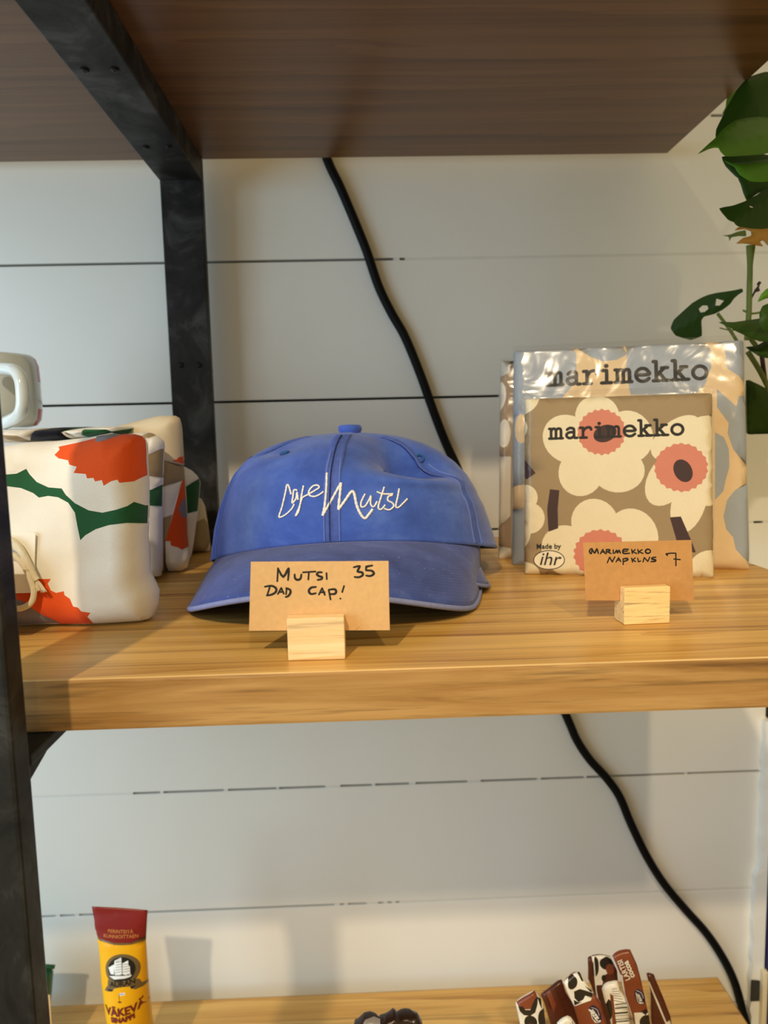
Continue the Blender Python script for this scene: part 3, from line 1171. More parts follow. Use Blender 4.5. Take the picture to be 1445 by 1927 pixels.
pl3 = Plane((-0.19, 0.360, 1.21), (1, 0.0, 0), (0, 0.02, 1))
price_card(pl3, [(-170, 1180), (32.0, 1174), (25.0, 1050), (-170, 1052)], [], 2.6,
           'kraft price card mostly hidden behind the black front post', [M['kraft'], M['ink']])
holder((-0.213, 0.3602, 1.2001), 0.0245, 0.0128, 0.0190, 0.0090, 0.0, M['beech'],
       'wooden card holder hidden behind the black front post at left')


# ------------------------------------------------------------------ napkin packs
def petals(cx, cy, R, n, th0, cut=0.26, m=60, sq=1.0):
    """a plain bloom with n rounded petals"""
    out = []
    for i in range(m):
        t = 2 * math.pi * i / m
        r = R * (1 - cut + cut * abs(math.cos(n / 2 * (t - th0))) ** 0.55)
        out.append((cx + r * math.cos(t), cy + sq * r * math.sin(t)))
    return out


def bloom(cx, cy, dist, r, n, rot, sq=1.0):
    return [ell(cx + dist * math.cos(rot + 2 * math.pi * i / n), cy + sq * dist * math.sin(rot + 2 * math.pi * i / n), r * (1 + 0.08 * math.cos(3.1 * i)),
                r * sq * (1 - 0.06 * math.cos(2.3 * i)), 26, 0.3 * i) for i in range(n)] + [ell(cx, cy, dist, dist * sq, 16)]


def jag(cx, cy, rx, ry, n=44, a=0.05):
    return [(cx + rx * (1 + (a if i % 2 else -a * random.random())) * math.cos(2 * math.pi * i / n),
             cy + ry * (1 + (a if i % 2 else -a * random.random())) * math.sin(2 * math.pi * i / n)) for i in range(n)]


def pack(label, base_l, base_r, height, lean, thick, shapes_px, mats, film_top, group):
    bl, br_ = Vector(base_l), Vector(base_r)
    U = (br_ - bl).normalized()
    N = U.cross(Vector((0, 0, 1)))           # towards the camera
    V_ = Vector((0, 0, 1)) * math.cos(lean) - N * math.sin(lean)
    pf = Plane(bl, U, V_)
    W = (br_ - bl).length
    root = thing('napkin_pack', bl + (br_ - bl) / 2 - pf.n * thick / 2, label, 'napkins', group)
    out = [(0, 0), (W, 0), (W, height), (0, height)]
    r_ = 0.0022
    rr = []
    for (cx, cy, a0) in ((r_, r_, 180), (W - r_, r_, 270), (W - r_, height - r_, 0), (r_, height - r_, 90)):
        for q in range(5):
            t = math.radians(a0 + 90 * q / 4)
            rr.append((cx + r_ * math.cos(t), cy + r_ * math.sin(t)))
    sh = []
    for m, poly, loc in shapes_px:
        sh.append((m, poly if loc else [pf.uv(*p) for p in poly]))
    # the front face lies in pf; the stack of folded tissues behind it
    pc = Plane(pf.o - pf.n * (thick / 2), U, V_)
    # convert shapes from the front plane (same u,v)
    slab('napkin_stack', pc, rr, sh, thick, thick * 0.34, mats, root, step=0.012)
    fo = []
    g = 0.0008
    for a, b in rr:
        fo.append((a + (g if a > W / 2 else -g), b + (g + film_top if b > height / 2 else -0.0002)))
    ph = [random.uniform(0, 6) for _ in range(6)]

    def crink(a, b):
        return 0.00013 * math.sin(a * 260 + b * 180 + ph[0]) * math.sin(b * 330 - a * 90 + ph[1]) + 0.00005 * math.sin(a * 640 + ph[2] - b * 410)
    slab('plastic_wrap', pc, fo, [], thick + 0.0028, thick * 0.34, M['film'], root, step=0.0035, bend=crink)
    return pf


c3 = lambda *p: crop(p, 900, 600, 2.651)
c3e = lambda *a, **k: crop(ell(*a, **k), 900, 600, 2.651)
c3p = lambda *a, **k: crop(petals(*a, **k), 900, 600, 2.651)
c3j = lambda *a, **k: crop(jag(*a, **k), 900, 600, 2.651)
# cocktail size: taupe with cream blooms
NM = [NK['taupe'], NK['cream'], NK['pink'], NK['plum'], NK['black'], NK['paper']]
sh = []
for poly in [crop(e, 900, 600, 2.651) for e in bloom(600, 640, 158, 122, 5, 0.9, 0.95) + bloom(1050, 735, 104, 92, 5, 0.3, 1.7) + bloom(622, 1170, 172, 132, 5, 0.7, 0.92)
             + bloom(180, 985, 78, 68, 5, 0.1, 1.2)] + [c3e(225, 372, 82, 98), c3e(1160, 1262, 115, 108), c3e(225, 1275, 82, 62), c3e(180, 540, 64, 62)]:
    sh.append((1, poly, False))
for poly in (c3j(615, 565, 117, 112), c3j(1012, 742, 130, 118), c3j(610, 1172, 132, 118), c3e(1100, 1310, 32, 18)):
    sh.append((2, poly, False))
for poly in (c3(*ell(632, 572, 60, 42, 24, -0.35)), c3(*ell(1021, 758, 45, 60, 24, -0.5)),
             c3((357, 850), (404, 855), (396, 950), (398, 1045), (350, 1062), (343, 950)), c3((955, 990), (1010, 986), (1062, 1105), (1085, 1165), (1060, 1165), (990, 1110)),
             c3((222, 688), (286, 770), (240, 800), (222, 775))):
    sh.append((3, poly, False))
sh.append((5, c3e(353, 1203, 76, 46), False))
BLc, BRc = (0.1078, 0.4852, 1.2003), (0.2266, 0.4558, 1.2003)
Uc = (Vector(BRc) - Vector(BLc)).normalized()
tmp = Plane(BLc, Uc, Vector((0, 0, 1)) * math.cos(math.radians(8.6)) - Uc.cross(Vector((0, 0, 1))) * math.sin(math.radians(8.6)))
w1 = slab_word('marimekko', tmp.uv(*c3((354, 598))[0]), tmp.uv(*c3((1030, 576))[0]), 0.0071, 0.27)
w1 += [p for i in range(24) for p in stroke([tmp.uv(*c3((353 + 77 * math.cos(t), 1203 + 47 * math.sin(t)))[0]) for t in (2 * math.pi * i / 24, 2 * math.pi * (i + 1) / 24)], 0.0006, False)]
sh += [(4, p, True) for p in w1]
pk = pack('smaller napkin pack with cream blooms on taupe, in front of the blue one', BLc, BRc, 0.1228, math.radians(8.6), 0.016, sh, NM, 0.004, 'napkin packs on the middle shelf')
np_root = [o for o in C.objects if o.name.startswith('napkin_pack')][-1]
st = [o for o in np_root.children if o.name.startswith('napkin_stack')][0]
text_print('lettering', 'Made by', 0.0048, pk, pk.uv(*c3((350, 1146))[0]), NK['black'], st, rot=0.02, lift=0.0006, bold=0.00008)
text_print('lettering', 'ihr', 0.0125, pk, pk.uv(*c3((353, 1228))[0]), NK['black'], st, shear=0.25, lift=0.0006)

# dinner size: blue grey with sand
NM2 = [NK['sand'], NK['blue'], NK['black'], NK['pale']]
sh = [(1, p, False) for p in (
    c3((150, 120), (465, 120), (488, 170), (490, 260), (470, 330), (400, 420), (300, 470), (200, 480), (150, 480)),
    c3((150, 480), (260, 460), (260, 820), (150, 835)), c3((150, 950), (300, 930), (300, 1280), (150, 1280)),
    c3((495, 120), (720, 112), (742, 178), (690, 205), (620, 212), (560, 190)),
    c3((742, 178), (742, 112), (900, 90), (1130, 80), (1160, 160), (1162, 240), (1130, 330), (1080, 380), (760, 380), (735, 260)),
    c3((1213, 80), (1345, 70), (1350, 298), (1300, 285), (1245, 250), (1232, 210), (1236, 185), (1218, 140)),
    c3((1190, 350), (1290, 440), (1252, 525), (1190, 440)),
    c3((1350, 360), (1300, 385), (1283, 450), (1250, 515), (1243, 570), (1270, 650), (1368, 725)),
    c3((1180, 565), (1225, 590), (1250, 650), (1252, 740), (1235, 800), (1222, 860), (1180, 905)),
    c3((1362, 810), (1280, 855), (1240, 905), (1222, 985), (1236, 1050), (1270, 1090), (1284, 1150), (1320, 1190), (1380, 1215), (1390, 1000)))]
sh.append((0, crop(jag(215, 548, 34, 72, 26, 0.06), 900, 600, 2.651), False))
BL2, BR2 = (0.1060, 0.5200, 1.2003), (0.2632, 0.4785, 1.2003)
U2 = (Vector(BR2) - Vector(BL2)).normalized()
tmp = Plane(BL2, U2, Vector((0, 0, 1)) * math.cos(0.226) - U2.cross(Vector((0, 0, 1))) * math.sin(0.226))
sh += [(2, p, True) for p in slab_word('marimekko', tmp.uv(*c3((343, 332))[0]), tmp.uv(*c3((1150, 297))[0]), 0.0098, 0.27)]
pack('large napkin pack printed in blue grey and sand behind the smaller pack', BL2, BR2, 0.1650, 0.226, 0.020, sh, NM2, 0.003, 'napkin packs on the middle shelf')
# third pack, behind
NM3 = [NK['brown'], NK['pale']]
c9 = lambda *p: crop(p, 920, 620, 4.1)
sh = [(1, p, False) for p in (c9((60, 190), (165, 180), (165, 330), (60, 345)), crop(ell(60, 500, 72, 120), 920, 620, 4.1), crop(ell(115, 800, 52, 108), 920, 620, 4.1),
                              c9((50, 960), (170, 980), (165, 1440), (60, 1530)), c9((60, 1660), (170, 1690), (170, 1800), (60, 1800)))]
pack('napkin pack with white blobs on brown, hindmost of the three packs', (0.1010, 0.5470, 1.2003), (0.2590, 0.5050, 1.2003), 0.1600, 0.226, 0.018, sh, NM3, 0.001,
     'napkin packs on the middle shelf')


# ------------------------------------------------------------------ folded towels
def towel(label, depth, outline, shapes, thick, rad, base, conv, group='folded printed towels', wr=0.0012, yaw=0.0, creases=()):
    x0 = conv([outline[0]])[0]
    pl = Plane((-0.15, depth, 1.2003), (math.cos(yaw), math.sin(yaw), 0))
    o2 = []
    for p in conv(outline):
        a, b = pl.uv(*p)
        o2.append((a, max(b, 0.0)))
    # settle the bottom edge on the shelf
    pfr = Plane(pl.o + pl.n * (thick / 2), pl.u, pl.v)
    sh = [(CI[c], [pfr.uv(*p) for p in conv(poly)]) for c, poly in shapes]
    root = thing('folded_towel', (-0.15, depth, 1.2003), label, 'towel', group)
    ph = [random.uniform(0, 6) for _ in range(4)]

    cre = [(np.array([pfr.uv(*p) for p in conv(c)]), dpt, wd) for c, dpt, wd in creases]

    def bend(a, b):
        z = wr * (math.sin(a * 55 + ph[0]) * math.sin(b * 42 + ph[1]) + 0.5 * math.sin(a * 120 - b * 90 + ph[2]))
        for L, dpt, wd in cre:
            q = np.array([a, b])
            dmin = 9.0
            for i in range(len(L) - 1):
                e = L[i + 1] - L[i]
                t = float(np.clip(((q - L[i]) @ e) / (e @ e), 0, 1))
                dmin = min(dmin, float(np.hypot(*(q - L[i] - e * t))))
            z -= dpt * math.exp(-(dmin / wd) ** 2)
        return z
    mats = CLM if base == 0 else [CLM[base]] + CLM[1:]
    slab('cloth', pl, o2, sh, thick, rad, mats, root, step=0.0028 if creases else 0.005, bend=bend)
    return root, pl


k1 = lambda pts: crop(pts, 0, 640, 3.1413)
T1_OUT = [(-260, 640), (-120, 632), (12, 628), (40, 622), (190, 602), (330, 596), (520, 575), (660, 548), (720, 556), (800, 556), (838, 566), (858, 592), (868, 780), (874, 1000),
          (868, 1160), (880, 1380), (915, 1450), (928, 1490), (925, 1560), (905, 1630), (880, 1650), (700, 1664), (400, 1684), (95, 1697), (-260, 1706)]
T1 = [('orange', [(300, 680), (320, 650), (308, 632), (420, 606), (520, 580), (640, 545), (880, 530), (880, 750), (860, 752), (830, 790), (790, 825), (770, 840), (700, 845), (690, 826),
                  (655, 835), (610, 862), (600, 828), (560, 836), (550, 815), (512, 818), (505, 792), (430, 786), (446, 750), (400, 738), (390, 712), (330, 700)]),
      ('grey', [(515, 570), (640, 545), (660, 560), (600, 592), (560, 602), (530, 598)]),
      ('green', [(-40, 800), (30, 795), (95, 790), (145, 762), (165, 795), (210, 840), (280, 872), (360, 878), (385, 915), (440, 965), (520, 1008), (600, 1022), (680, 1005), (740, 985),
                 (770, 963), (810, 995), (880, 1022), (880, 1165), (820, 1112), (740, 1085), (640, 1095), (560, 1120), (500, 1155), (470, 1185), (455, 1110), (440, 1022), (400, 962),
                 (340, 930), (280, 922), (225, 932), (190, 905), (120, 875), (30, 862), (-40, 862)]),
      ('orange', [(60, 1480), (190, 1490), (205, 1412), (300, 1412), (282, 1440), (300, 1480), (330, 1495), (376, 1485), (380, 1508), (412, 1530), (430, 1575), (460, 1582), (480, 1605),
                  (535, 1612), (512, 1640), (516, 1700), (300, 1710), (200, 1610), (95, 1540)]),
      ('grey', [(-100, 1535), (95, 1530), (140, 1545), (200, 1595), (320, 1700), (-100, 1710)])]
t1, pl_t1 = towel('front folded towel with orange and green print, white tag and cord', 0.393, T1_OUT, T1, 0.036, 0.013, 0, k1, creases=(
    ([(45, 680), (190, 662), (330, 640), (420, 614), (520, 590)], 0.0016, 0.0014), ([(50, 712), (200, 690), (330, 668), (440, 640)], 0.0012, 0.0014),
    ([(150, 770), (330, 730), (500, 690), (640, 660), (850, 640)], 0.0014, 0.005), ([(850, 790), (862, 1000), (858, 1200), (880, 1400)], 0.0016, 0.004),
    ([(480, 1320), (650, 1290), (800, 1280)], 0.0010, 0.006), ([(890, 1560), (900, 1600), (870, 1650)], 0.004, 0.003), ([(320, 1640), (520, 1560), (760, 1500)], 0.0012, 0.007)))
# tag, cord and tassel of the front towel
front1 = 0.0198
tagpl = Plane(pl_t1.p(0, 0, front1), pl_t1.u, pl_t1.v)
ct = [tagpl.uv(*p) for p in k1([(-60, 1142), (195, 1136), (210, 1146), (206, 1340), (203, 1475), (190, 1494), (-60, 1502)])]
slab('tag', tagpl, ct, [], 0.0007, 0.0003, M['paper_white'], t1, step=0.02, smooth=False)


def cordpath(pts, r, lift=0.0018):
    q = [tagpl.p(*tagpl.uv(*p), lift) for p in k1(pts)]
    q = smooth_path(q, 6)
    return tube_vf(q, r, 8)


for pts, lf in (([(-60, 1165), (60, 1172), (110, 1195), (150, 1250), (185, 1320), (215, 1385), (232, 1412)], 0.0026),
                ([(-60, 1255), (70, 1262), (120, 1290), (165, 1350), (200, 1430), (212, 1490), (196, 1545), (150, 1575), (95, 1582), (-60, 1575)], 0.0022),
                ([(-60, 1205), (70, 1208), (130, 1240), (165, 1300), (190, 1350)], 0.0024)):
    v_, f_ = cordpath(pts, 0.0016, lf)
    link('cord', v_, f_, M['rope'], t1, smooth=True)
V, Fc = [], []
for i in range(16):
    a = -0.5 + i / 15
    v_, f_ = cordpath([(226, 1405), (240 + a * 30, 1435), (254 + a * 62 + random.uniform(-4, 4), 1478 + random.uniform(-12, 14) - abs(a) * 18)], 0.00028, 0.0022 + random.uniform(0, 0.0012))
    o = len(V)
    V += v_
    Fc += [tuple(q + o for q in f) for f in f_]
tag(link('tassel', V, Fc, M['rope'], t1, smooth=True), kind='stuff')
# towels behind, front to back
towel('folded towel with white, beige and green print right behind the front towel', 0.500,
      [(100, 618), (500, 592), (700, 566), (850, 544), (900, 550), (935, 568), (962, 592), (968, 620), (962, 720), (960, 820), (957, 1000), (956, 1300), (958, 1385), (946, 1394), (915, 1398), (500, 1420), (100, 1440)],
      [('beige', [(850, 530), (905, 545), (860, 580), (800, 580)]), ('white', [(860, 580), (905, 546), (980, 560), (980, 640), (915, 650), (860, 690)]),
       ('beige', [(820, 690), (860, 682), (915, 648), (980, 632), (980, 1420), (910, 1420), (938, 1000), (940, 832), (870, 806), (820, 800)]),
       ('white', [(840, 806), (870, 808), (938, 835), (936, 862), (880, 888), (840, 895)]), ('green', [(840, 895), (880, 888), (938, 852), (934, 1005), (920, 1000), (880, 984), (840, 980)]),
       ('white', [(840, 980), (880, 984), (926, 1006), (905, 1420), (840, 1420)])], 0.034, 0.014, 0, k1)
towel('folded towel with cream top and orange flower edge, third in the towel row', 0.540,
      [(100, 640), (400, 625), (560, 590), (690, 560), (700, 506), (850, 468), (950, 446), (1040, 448), (1064, 462), (1074, 520), (1085, 700), (1094, 900), (1106, 1150), (1124, 1280), (1110, 1340), (1080, 1368), (960, 1384), (100, 1420)],
      [('white', [(940, 700), (1120, 800), (1140, 1420), (900, 1420)]), ('beige', [(930, 705), (975, 715), (1060, 748), (1090, 765), (1050, 840), (930, 875)]),
       ('white', [(930, 875), (1052, 838), (1000, 1040), (930, 1062)]), ('beige', [(930, 1062), (1010, 1035), (975, 1200), (955, 1400), (900, 1400)]),
       ('orange', [(1008, 716), (1030, 706), (1035, 694), (1062, 690), (1070, 668), (1110, 664), (1120, 1240), (1085, 1240), (1060, 1250), (1040, 1232), (1005, 1218), (1000, 1192), (975, 1190),
                   (1020, 1000), (1048, 845), (1080, 756)]),
       ('grey', [(1035, 1010), (1052, 955), (1092, 915), (1120, 900), (1120, 1092), (1090, 1096), (1055, 1060)])], 0.036, 0.015, 6, k1)
towel('folded towel with dark green band, fourth in the row beside the steel post', 0.588,
      [(500, 720), (900, 735), (1090, 748), (1130, 768), (1164, 800), (1184, 840), (1176, 930), (1166, 1022), (1152, 1110), (1140, 1200), (1128, 1282), (1000, 1294), (500, 1330)],
      [('green', [(1000, 880), (1095, 868), (1150, 826), (1166, 800), (1200, 800), (1190, 1026), (1140, 1022), (1060, 1034), (1000, 1030)]), ('grey', [(1166, 812), (1200, 800), (1190, 900), (1170, 870)])],
      0.030, 0.012, 5, k1)
towel('beige and cream folded towel at the back of the row next to the post', 0.624,
      [(600, 900), (1000, 930), (1150, 926), (1190, 936), (1212, 985), (1228, 1100), (1241, 1220), (1238, 1258), (1180, 1274), (1100, 1284), (600, 1320)],
      [('beige', [(1100, 1090), (1160, 1075), (1195, 1060), (1215, 1110), (1226, 1190), (1205, 1256), (1150, 1268), (1100, 1270)])], 0.024, 0.011, 6, k1)

# flat folded cloth lying across the row, under the mug: a thick folded bundle whose front edge shows its print
plc = Plane((-0.25, 0.535, 1.3000))
plf = Plane((-0.25, 0.480, 1.3000))
fc_out = [plf.uv(*p) for p in ((-60, 807), (10, 806), (45, 804), (60, 803), (105, 802), (130, 803), (165, 801), (205, 801), (218, 805), (214, 812), (150, 826), (60, 833), (-60, 836))]
root = thing('folded_cloth', (-0.25, 0.535, 1.300), 'flat folded cloth with navy and green shapes lying under the mug', 'cloth')
k0 = lambda *p: [plf.uv(*q) for q in p]
slab('cloth', plc, fc_out, [(7, k0((42, 829), (64, 803), (108, 800), (116, 812), (104, 829))), (2, k0((104, 798), (134, 798), (112, 816))), (4, k0((0, 818), (32, 820), (50, 836), (0, 836))),
                            (2, k0((146, 826), (152, 808), (194, 808), (190, 822))), (2, k0((196, 812), (212, 803), (220, 806), (200, 818))), (6, k0((112, 826), (118, 812), (132, 822), (130, 830)))],
     0.110, 0.004, CLM, root, step=0.006)

# ------------------------------------------------------------------ mug
mc = Vector((-0.2800, 0.555, 1.3094))
mug = thing('mug', mc, 'white glazed mug with red print standing on folded cloth at left', 'mug')
MR, MH = 0.0375, 0.0535
prof = [(0.0, 0.0), (0.028, 0.0), (0.033, 0.0015), (0.0362, 0.006), (MR, 0.014), (MR, 0.034), (MR - 0.0004, 0.046), (MR - 0.0022, MH - 0.002), (MR - 0.0040, MH), (MR - 0.0058, MH - 0.001),
        (MR - 0.006, 0.04), (MR - 0.006, 0.012), (0.026, 0.005), (0.0, 0.004)]
N = 64
V, Fc, mi = [], [], []
for r, h in prof:
    for i in range(N):
        t = 2 * math.pi * i / N
        V.append(mc + Vector((max(r, 1e-4) * math.cos(t), max(r, 1e-4) * math.sin(t), h)))
for j in range(len(prof) - 1):
    for i in range(N):
        Fc.append((j * N + i, j * N + (i + 1) % N, (j + 1) * N + (i + 1) % N, (j + 1) * N + i))
        ang = 360 * (i + .5) / N
        mi.append(1 if (5 < ang < 70 and j in (5, 6) or 0 < ang < 80 and j in (2, 3)) else 0)
link('body', V, Fc, [M['ceramic'], M['mug_red']], mug, mi, smooth=True)
mp = [(-6, 695), (8, 694), (28, 698), (38, 712), (42, 735), (42, 765), (34, 783), (14, 794), (-2, 800)]
hp = []
for i, (px, py) in enumerate(mp):
    dd = (0.519, 0.512, 0.500, 0.494, 0.492, 0.492, 0.497, 0.509, 0.519)[i]
    hp.append(at(px, py, dd))
hv, hf = tube_vf(smooth_path(hp, 5), 0.0043, 12)
link('handle', hv, hf, M['ceramic'], mug, smooth=True)

# ------------------------------------------------------------------ trailing plant at right
plant = thing('trailing_plant', (0.31, 0.56, 1.25), 'green trailing plant with pierced leaves hanging beside the shelf at right', 'plant')


def leaf(out, depth, tu=0.0, tv=0.0, mat='leaf', holes=(), fold=0.10, rib=None):
    """leaf blade: outline on a plane turned by tu (towards the right) and tilted by tv, folded along its midrib"""
    c = at(sum(p[0] for p in out) / len(out), sum(p[1] for p in out) / len(out), depth)
    pl = Plane(c, (math.cos(tu), math.sin(tu), 0), (0, math.sin(tv), math.cos(tv)))
    P = [pl.uv(*p) for p in smooth_closed(out)]
    A = np.array(P)
    if rib:
        r0, r1 = np.array(pl.uv(*rib[0])), np.array(pl.uv(*rib[1]))
    else:
        i = np.argmax(((A - A.mean(0)) ** 2).sum(1))
        r0 = A[i]
        r1 = 2 * A.mean(0) - r0
    ax = (r1 - r0) / np.hypot(*(r1 - r0))
    nn = np.array([-ax[1], ax[0]])

    def bend(a, b):
        q = np.array([a, b]) - r0
        s = abs(q @ nn)
        return -fold * s * 1.5 + 0.0022 * math.exp(-(s / 0.0012) ** 2) * 0.25 - 1.8 * (q @ ax) ** 2 * 0.4
    pts, tri, mi, oc = cdt(P, [(1, [pl.uv(*p) for p in h]) for h in holes], 0.0045, ())
    d = bdist(pts, oc)
    e = 0.0005
    V = [pl.p(a, b, bend(a, b) + e / 2) for a, b in pts] + [pl.p(a, b, bend(a, b) - e / 2) for a, b in pts]
    n = len(pts)
    tri = [t for t, m in zip(tri, mi) if m == 0]
    Fc = list(tri) + [(a + n, c_ + n, b + n) for a, b, c_ in tri]
    cnt = {}
    for t in tri:
        for a, b in ((t[0], t[1]), (t[1], t[2]), (t[2], t[0])):
            cnt[(a, b)] = 1
    for (a, b) in list(cnt):
        if (b, a) not in cnt:
            Fc.append((a, a + n, b + n, b))
    return link('leaf', V, Fc, M[mat], plant, smooth=False if holes else True)


def smooth_closed(pts):
    n = len(pts)
    out = []
    for i in range(n):
        p0, p1, p2, p3 = (np.array(pts[(i + k) % n], float) for k in (-1, 0, 1, 2))
        for k in range(4):
            t = k / 4
            out.append(tuple(p1 + 0.5 * t * ((p2 - p0) * .55 + t * ((2 * p0 - 5 * p1 + 4 * p2 - p3) * .55 + .45 * 2 * (p2 - p1) * (2 - 1) * 0 + (0.45 * 6 * (p2 - p1))
                       + t * 0)) - 0 if False else (1 - t) * p1 + t * p2 + 0.18 * t * (1 - t) * ((p1 - p0) * (1 - t) - (p3 - p2) * t)))
    return out


leaf([(1312, 291), (1335, 268), (1352, 252), (1375, 226), (1400, 206), (1425, 197), (1460, 192), (1500, 205), (1520, 235), (1490, 262), (1445, 278), (1410, 284), (1370, 289),
      (1352, 279), (1345, 276), (1333, 280)], 0.470, 0.25, 0.45, 'leaf', fold=0.2, rib=((1312, 291), (1500, 232)))
leaf([(1348, 252), (1349, 236), (1360, 214), (1372, 190), (1390, 160), (1410, 140), (1440, 133), (1470, 140), (1490, 215), (1440, 232), (1390, 248), (1360, 262)], 0.520, -0.3, 0.5, 'leaf_dark')
leaf([(1358, 216), (1366, 200), (1369, 184), (1385, 168), (1404, 150), (1406, 158), (1398, 170), (1390, 186), (1376, 204)], 0.565, 0.2, 0.3, 'leaf')
leaf([(1420, 200), (1420, 176), (1436, 182), (1460, 192), (1460, 215)], 0.535, 0.1, 0.5, 'leaf_olive')
leaf([(1371, 291), (1385, 298), (1410, 299), (1450, 293), (1490, 292), (1510, 310), (1480, 328), (1445, 332), (1420, 330), (1398, 320), (1382, 306)], 0.480, 0.2, 0.6, 'leaf', fold=0.18)
leaf([(1365, 288), (1370, 307), (1384, 326), (1396, 342), (1404, 360), (1412, 372), (1430, 360), (1470, 340), (1480, 300), (1440, 288), (1400, 287)], 0.520, 0.1, 0.25, 'leaf_dark')
leaf([(1409, 362), (1418, 345), (1435, 332), (1480, 328), (1490, 380), (1440, 392), (1412, 384)], 0.550, -0.2, 0.2, 'leaf_brown', holes=[ell(1421, 363, 10, 6, 12, -0.4)])
leaf([(1362, 384), (1385, 381), (1405, 375), (1425, 365), (1450, 350), (1490, 345), (1500, 400), (1450, 424), (1420, 424), (1394, 420), (1376, 407)], 0.500, 0.2, 0.35, 'leaf_dark',
     holes=[ell(1418, 385, 5, 4, 10)])
leaf([(1383, 432), (1396, 423), (1425, 424), (1450, 424), (1480, 440), (1470, 470), (1446, 462), (1436, 452), (1430, 455), (1436, 463), (1418, 460), (1400, 457), (1386, 457), (1398, 448),
      (1412, 444), (1416, 436), (1402, 430)], 0.560, -0.2, 0.2, 'leaf_yellow', fold=0.03)
leaf([(1361, 443), (1375, 441), (1388, 436), (1402, 434), (1404, 444), (1390, 444), (1376, 447), (1373, 453), (1370, 445)], 0.600, 0, 0.2, 'stem', fold=0.03)
leaf([(1262, 618), (1268, 602), (1285, 586), (1303, 570), (1320, 560), (1332, 555), (1348, 551), (1362, 549), (1382, 546), (1396, 543), (1398, 549), (1390, 554), (1381, 562), (1374, 572),
      (1360, 583), (1344, 591), (1325, 596), (1320, 604), (1321, 632), (1300, 640), (1272, 632)], 0.575, -0.35, -0.15, 'leaf_dark',
     holes=[[(1315, 581), (1322, 575), (1331, 575), (1333, 581), (1326, 587), (1318, 588)], [(1348, 562), (1362, 566), (1354, 575), (1346, 575)]], fold=0.06, rib=((1398, 545), (1270, 625)))
leaf([(1360, 600), (1385, 602), (1405, 600), (1430, 597), (1470, 590), (1500, 615), (1470, 640), (1435, 638), (1410, 628), (1385, 616)], 0.530, 0.3, 0.5, 'leaf_dark')
leaf([(1429, 566), (1434, 552), (1445, 542), (1480, 535), (1490, 560), (1445, 560)], 0.500, 0.2, 0.3, 'leaf')
leaf([(1429, 606), (1431, 588), (1438, 574), (1460, 566), (1490, 590), (1470, 625), (1440, 622)], 0.490, 0.1, 0.2, 'leaf_dark')
leaf([(1407, 650), (1425, 649), (1440, 641), (1480, 635), (1490, 665), (1450, 672), (1428, 668)], 0.540, 0.2, 0.5, 'leaf_dark')
leaf([(1403, 716), (1425, 722), (1445, 732), (1490, 745), (1500, 800), (1460, 816), (1430, 818), (1404, 815)], 0.600, -0.3, -0.1, 'leaf_dark')
for pts, dp, r, mt in (([(1409, 462), (1411, 500), (1410, 545), (1409, 590), (1405, 640)], 0.56, 0.0021, 'stem'), ([(1416, 430), (1418, 460), (1413, 500), (1412, 548)], 0.565, 0.0014, 'stem'),
                       ([(1350, 590), (1364, 608), (1376, 625), (1390, 648)], 0.572, 0.0013, 'stem'), ([(1404, 624), (1418, 645), (1430, 660)], 0.565, 0.0019, 'stem'),
                       ([(1407, 662), (1425, 690), (1440, 718), (1460, 760)], 0.57, 0.0021, 'stem'), ([(1398, 584), (1415, 590), (1440, 586)], 0.56, 0.0008, 'stem'),
                       ([(1414, 560), (1422, 546), (1428, 538)], 0.56, 0.0008, 'dry'), ([(1421, 547), (1428, 545)], 0.56, 0.0013, 'dry'), ([(1426, 536), (1430, 531)], 0.56, 0.0012, 'dry'),
                       ([(1354, 617), (1366, 620), (1378, 622), (1386, 616)], 0.58, 0.0005, 'stem'), ([(1432, 660), (1436, 690), (1440, 720)], 0.585, 0.0018, 'dry')):
    v_, f_ = tube_vf(smooth_path([at(x, y, dp) for x, y in pts], 5), r, 8)
    link('stem' if mt == 'stem' else 'dry_bud', v_, f_, M[mt], plant, smooth=True)

# ------------------------------------------------------------------ lower shelf: mustard tube
LOW = 0.7437
TD = 0.560
plm = Plane((0, TD, LOW), (1, 0, 0), (0, 0, 1))
kx = lambda *p: crop(p, 60, 1680, 5.16)
mt_out = [plm.uv(*p) for p in kx((582, 132), (850, 148), (1125, 168), (1118, 260), (1108, 480), (1118, 640), (1132, 900), (1165, 1275))]
bl = [plm.uv(*p) for p in kx((748, 1275), (712, 1050), (682, 850), (650, 500), (612, 300))]
# carry the sides on to the cap at the shelf
(ru, rv), (lu, lv) = mt_out[-1], bl[0]
capv = 0.024
cxm = (ru + lu) / 2 + 0.008
shoulder = [(cxm + 0.0175, capv + 0.012), (cxm + 0.0120, capv + 0.0015), (cxm - 0.0120, capv + 0.0015), (cxm - 0.0175, capv + 0.012)]
mt_out = mt_out + shoulder + bl
topv = max(v for u, v in mt_out)
LR = []
for poly in (bl[::-1] + shoulder[2:][::-1], [p for p in mt_out[2:8]] + shoulder[:2]):
    LR.append(sorted(((v, u) for u, v in poly)))


def side(i, v):
    q = LR[i]
    return float(np.interp(v, [a for a, _ in q], [b for _, b in q]))


def tube_half(a, b):
    l, r = side(0, b), side(1, b)
    c, w_ = (l + r) / 2, max((r - l) / 2, 1e-5)
    x = min(1, abs(a - c) / w_)
    t = min(1, max(0, (topv - 0.006 - b) / 0.085))
    th = 0.0009 + 0.0165 * t ** 0.75
    if b < capv + 0.012:
        th = min(th, w_)
    return th * math.sqrt(max(0, 1 - x * x)) ** (1.0 if t > 0.15 else 0.5)


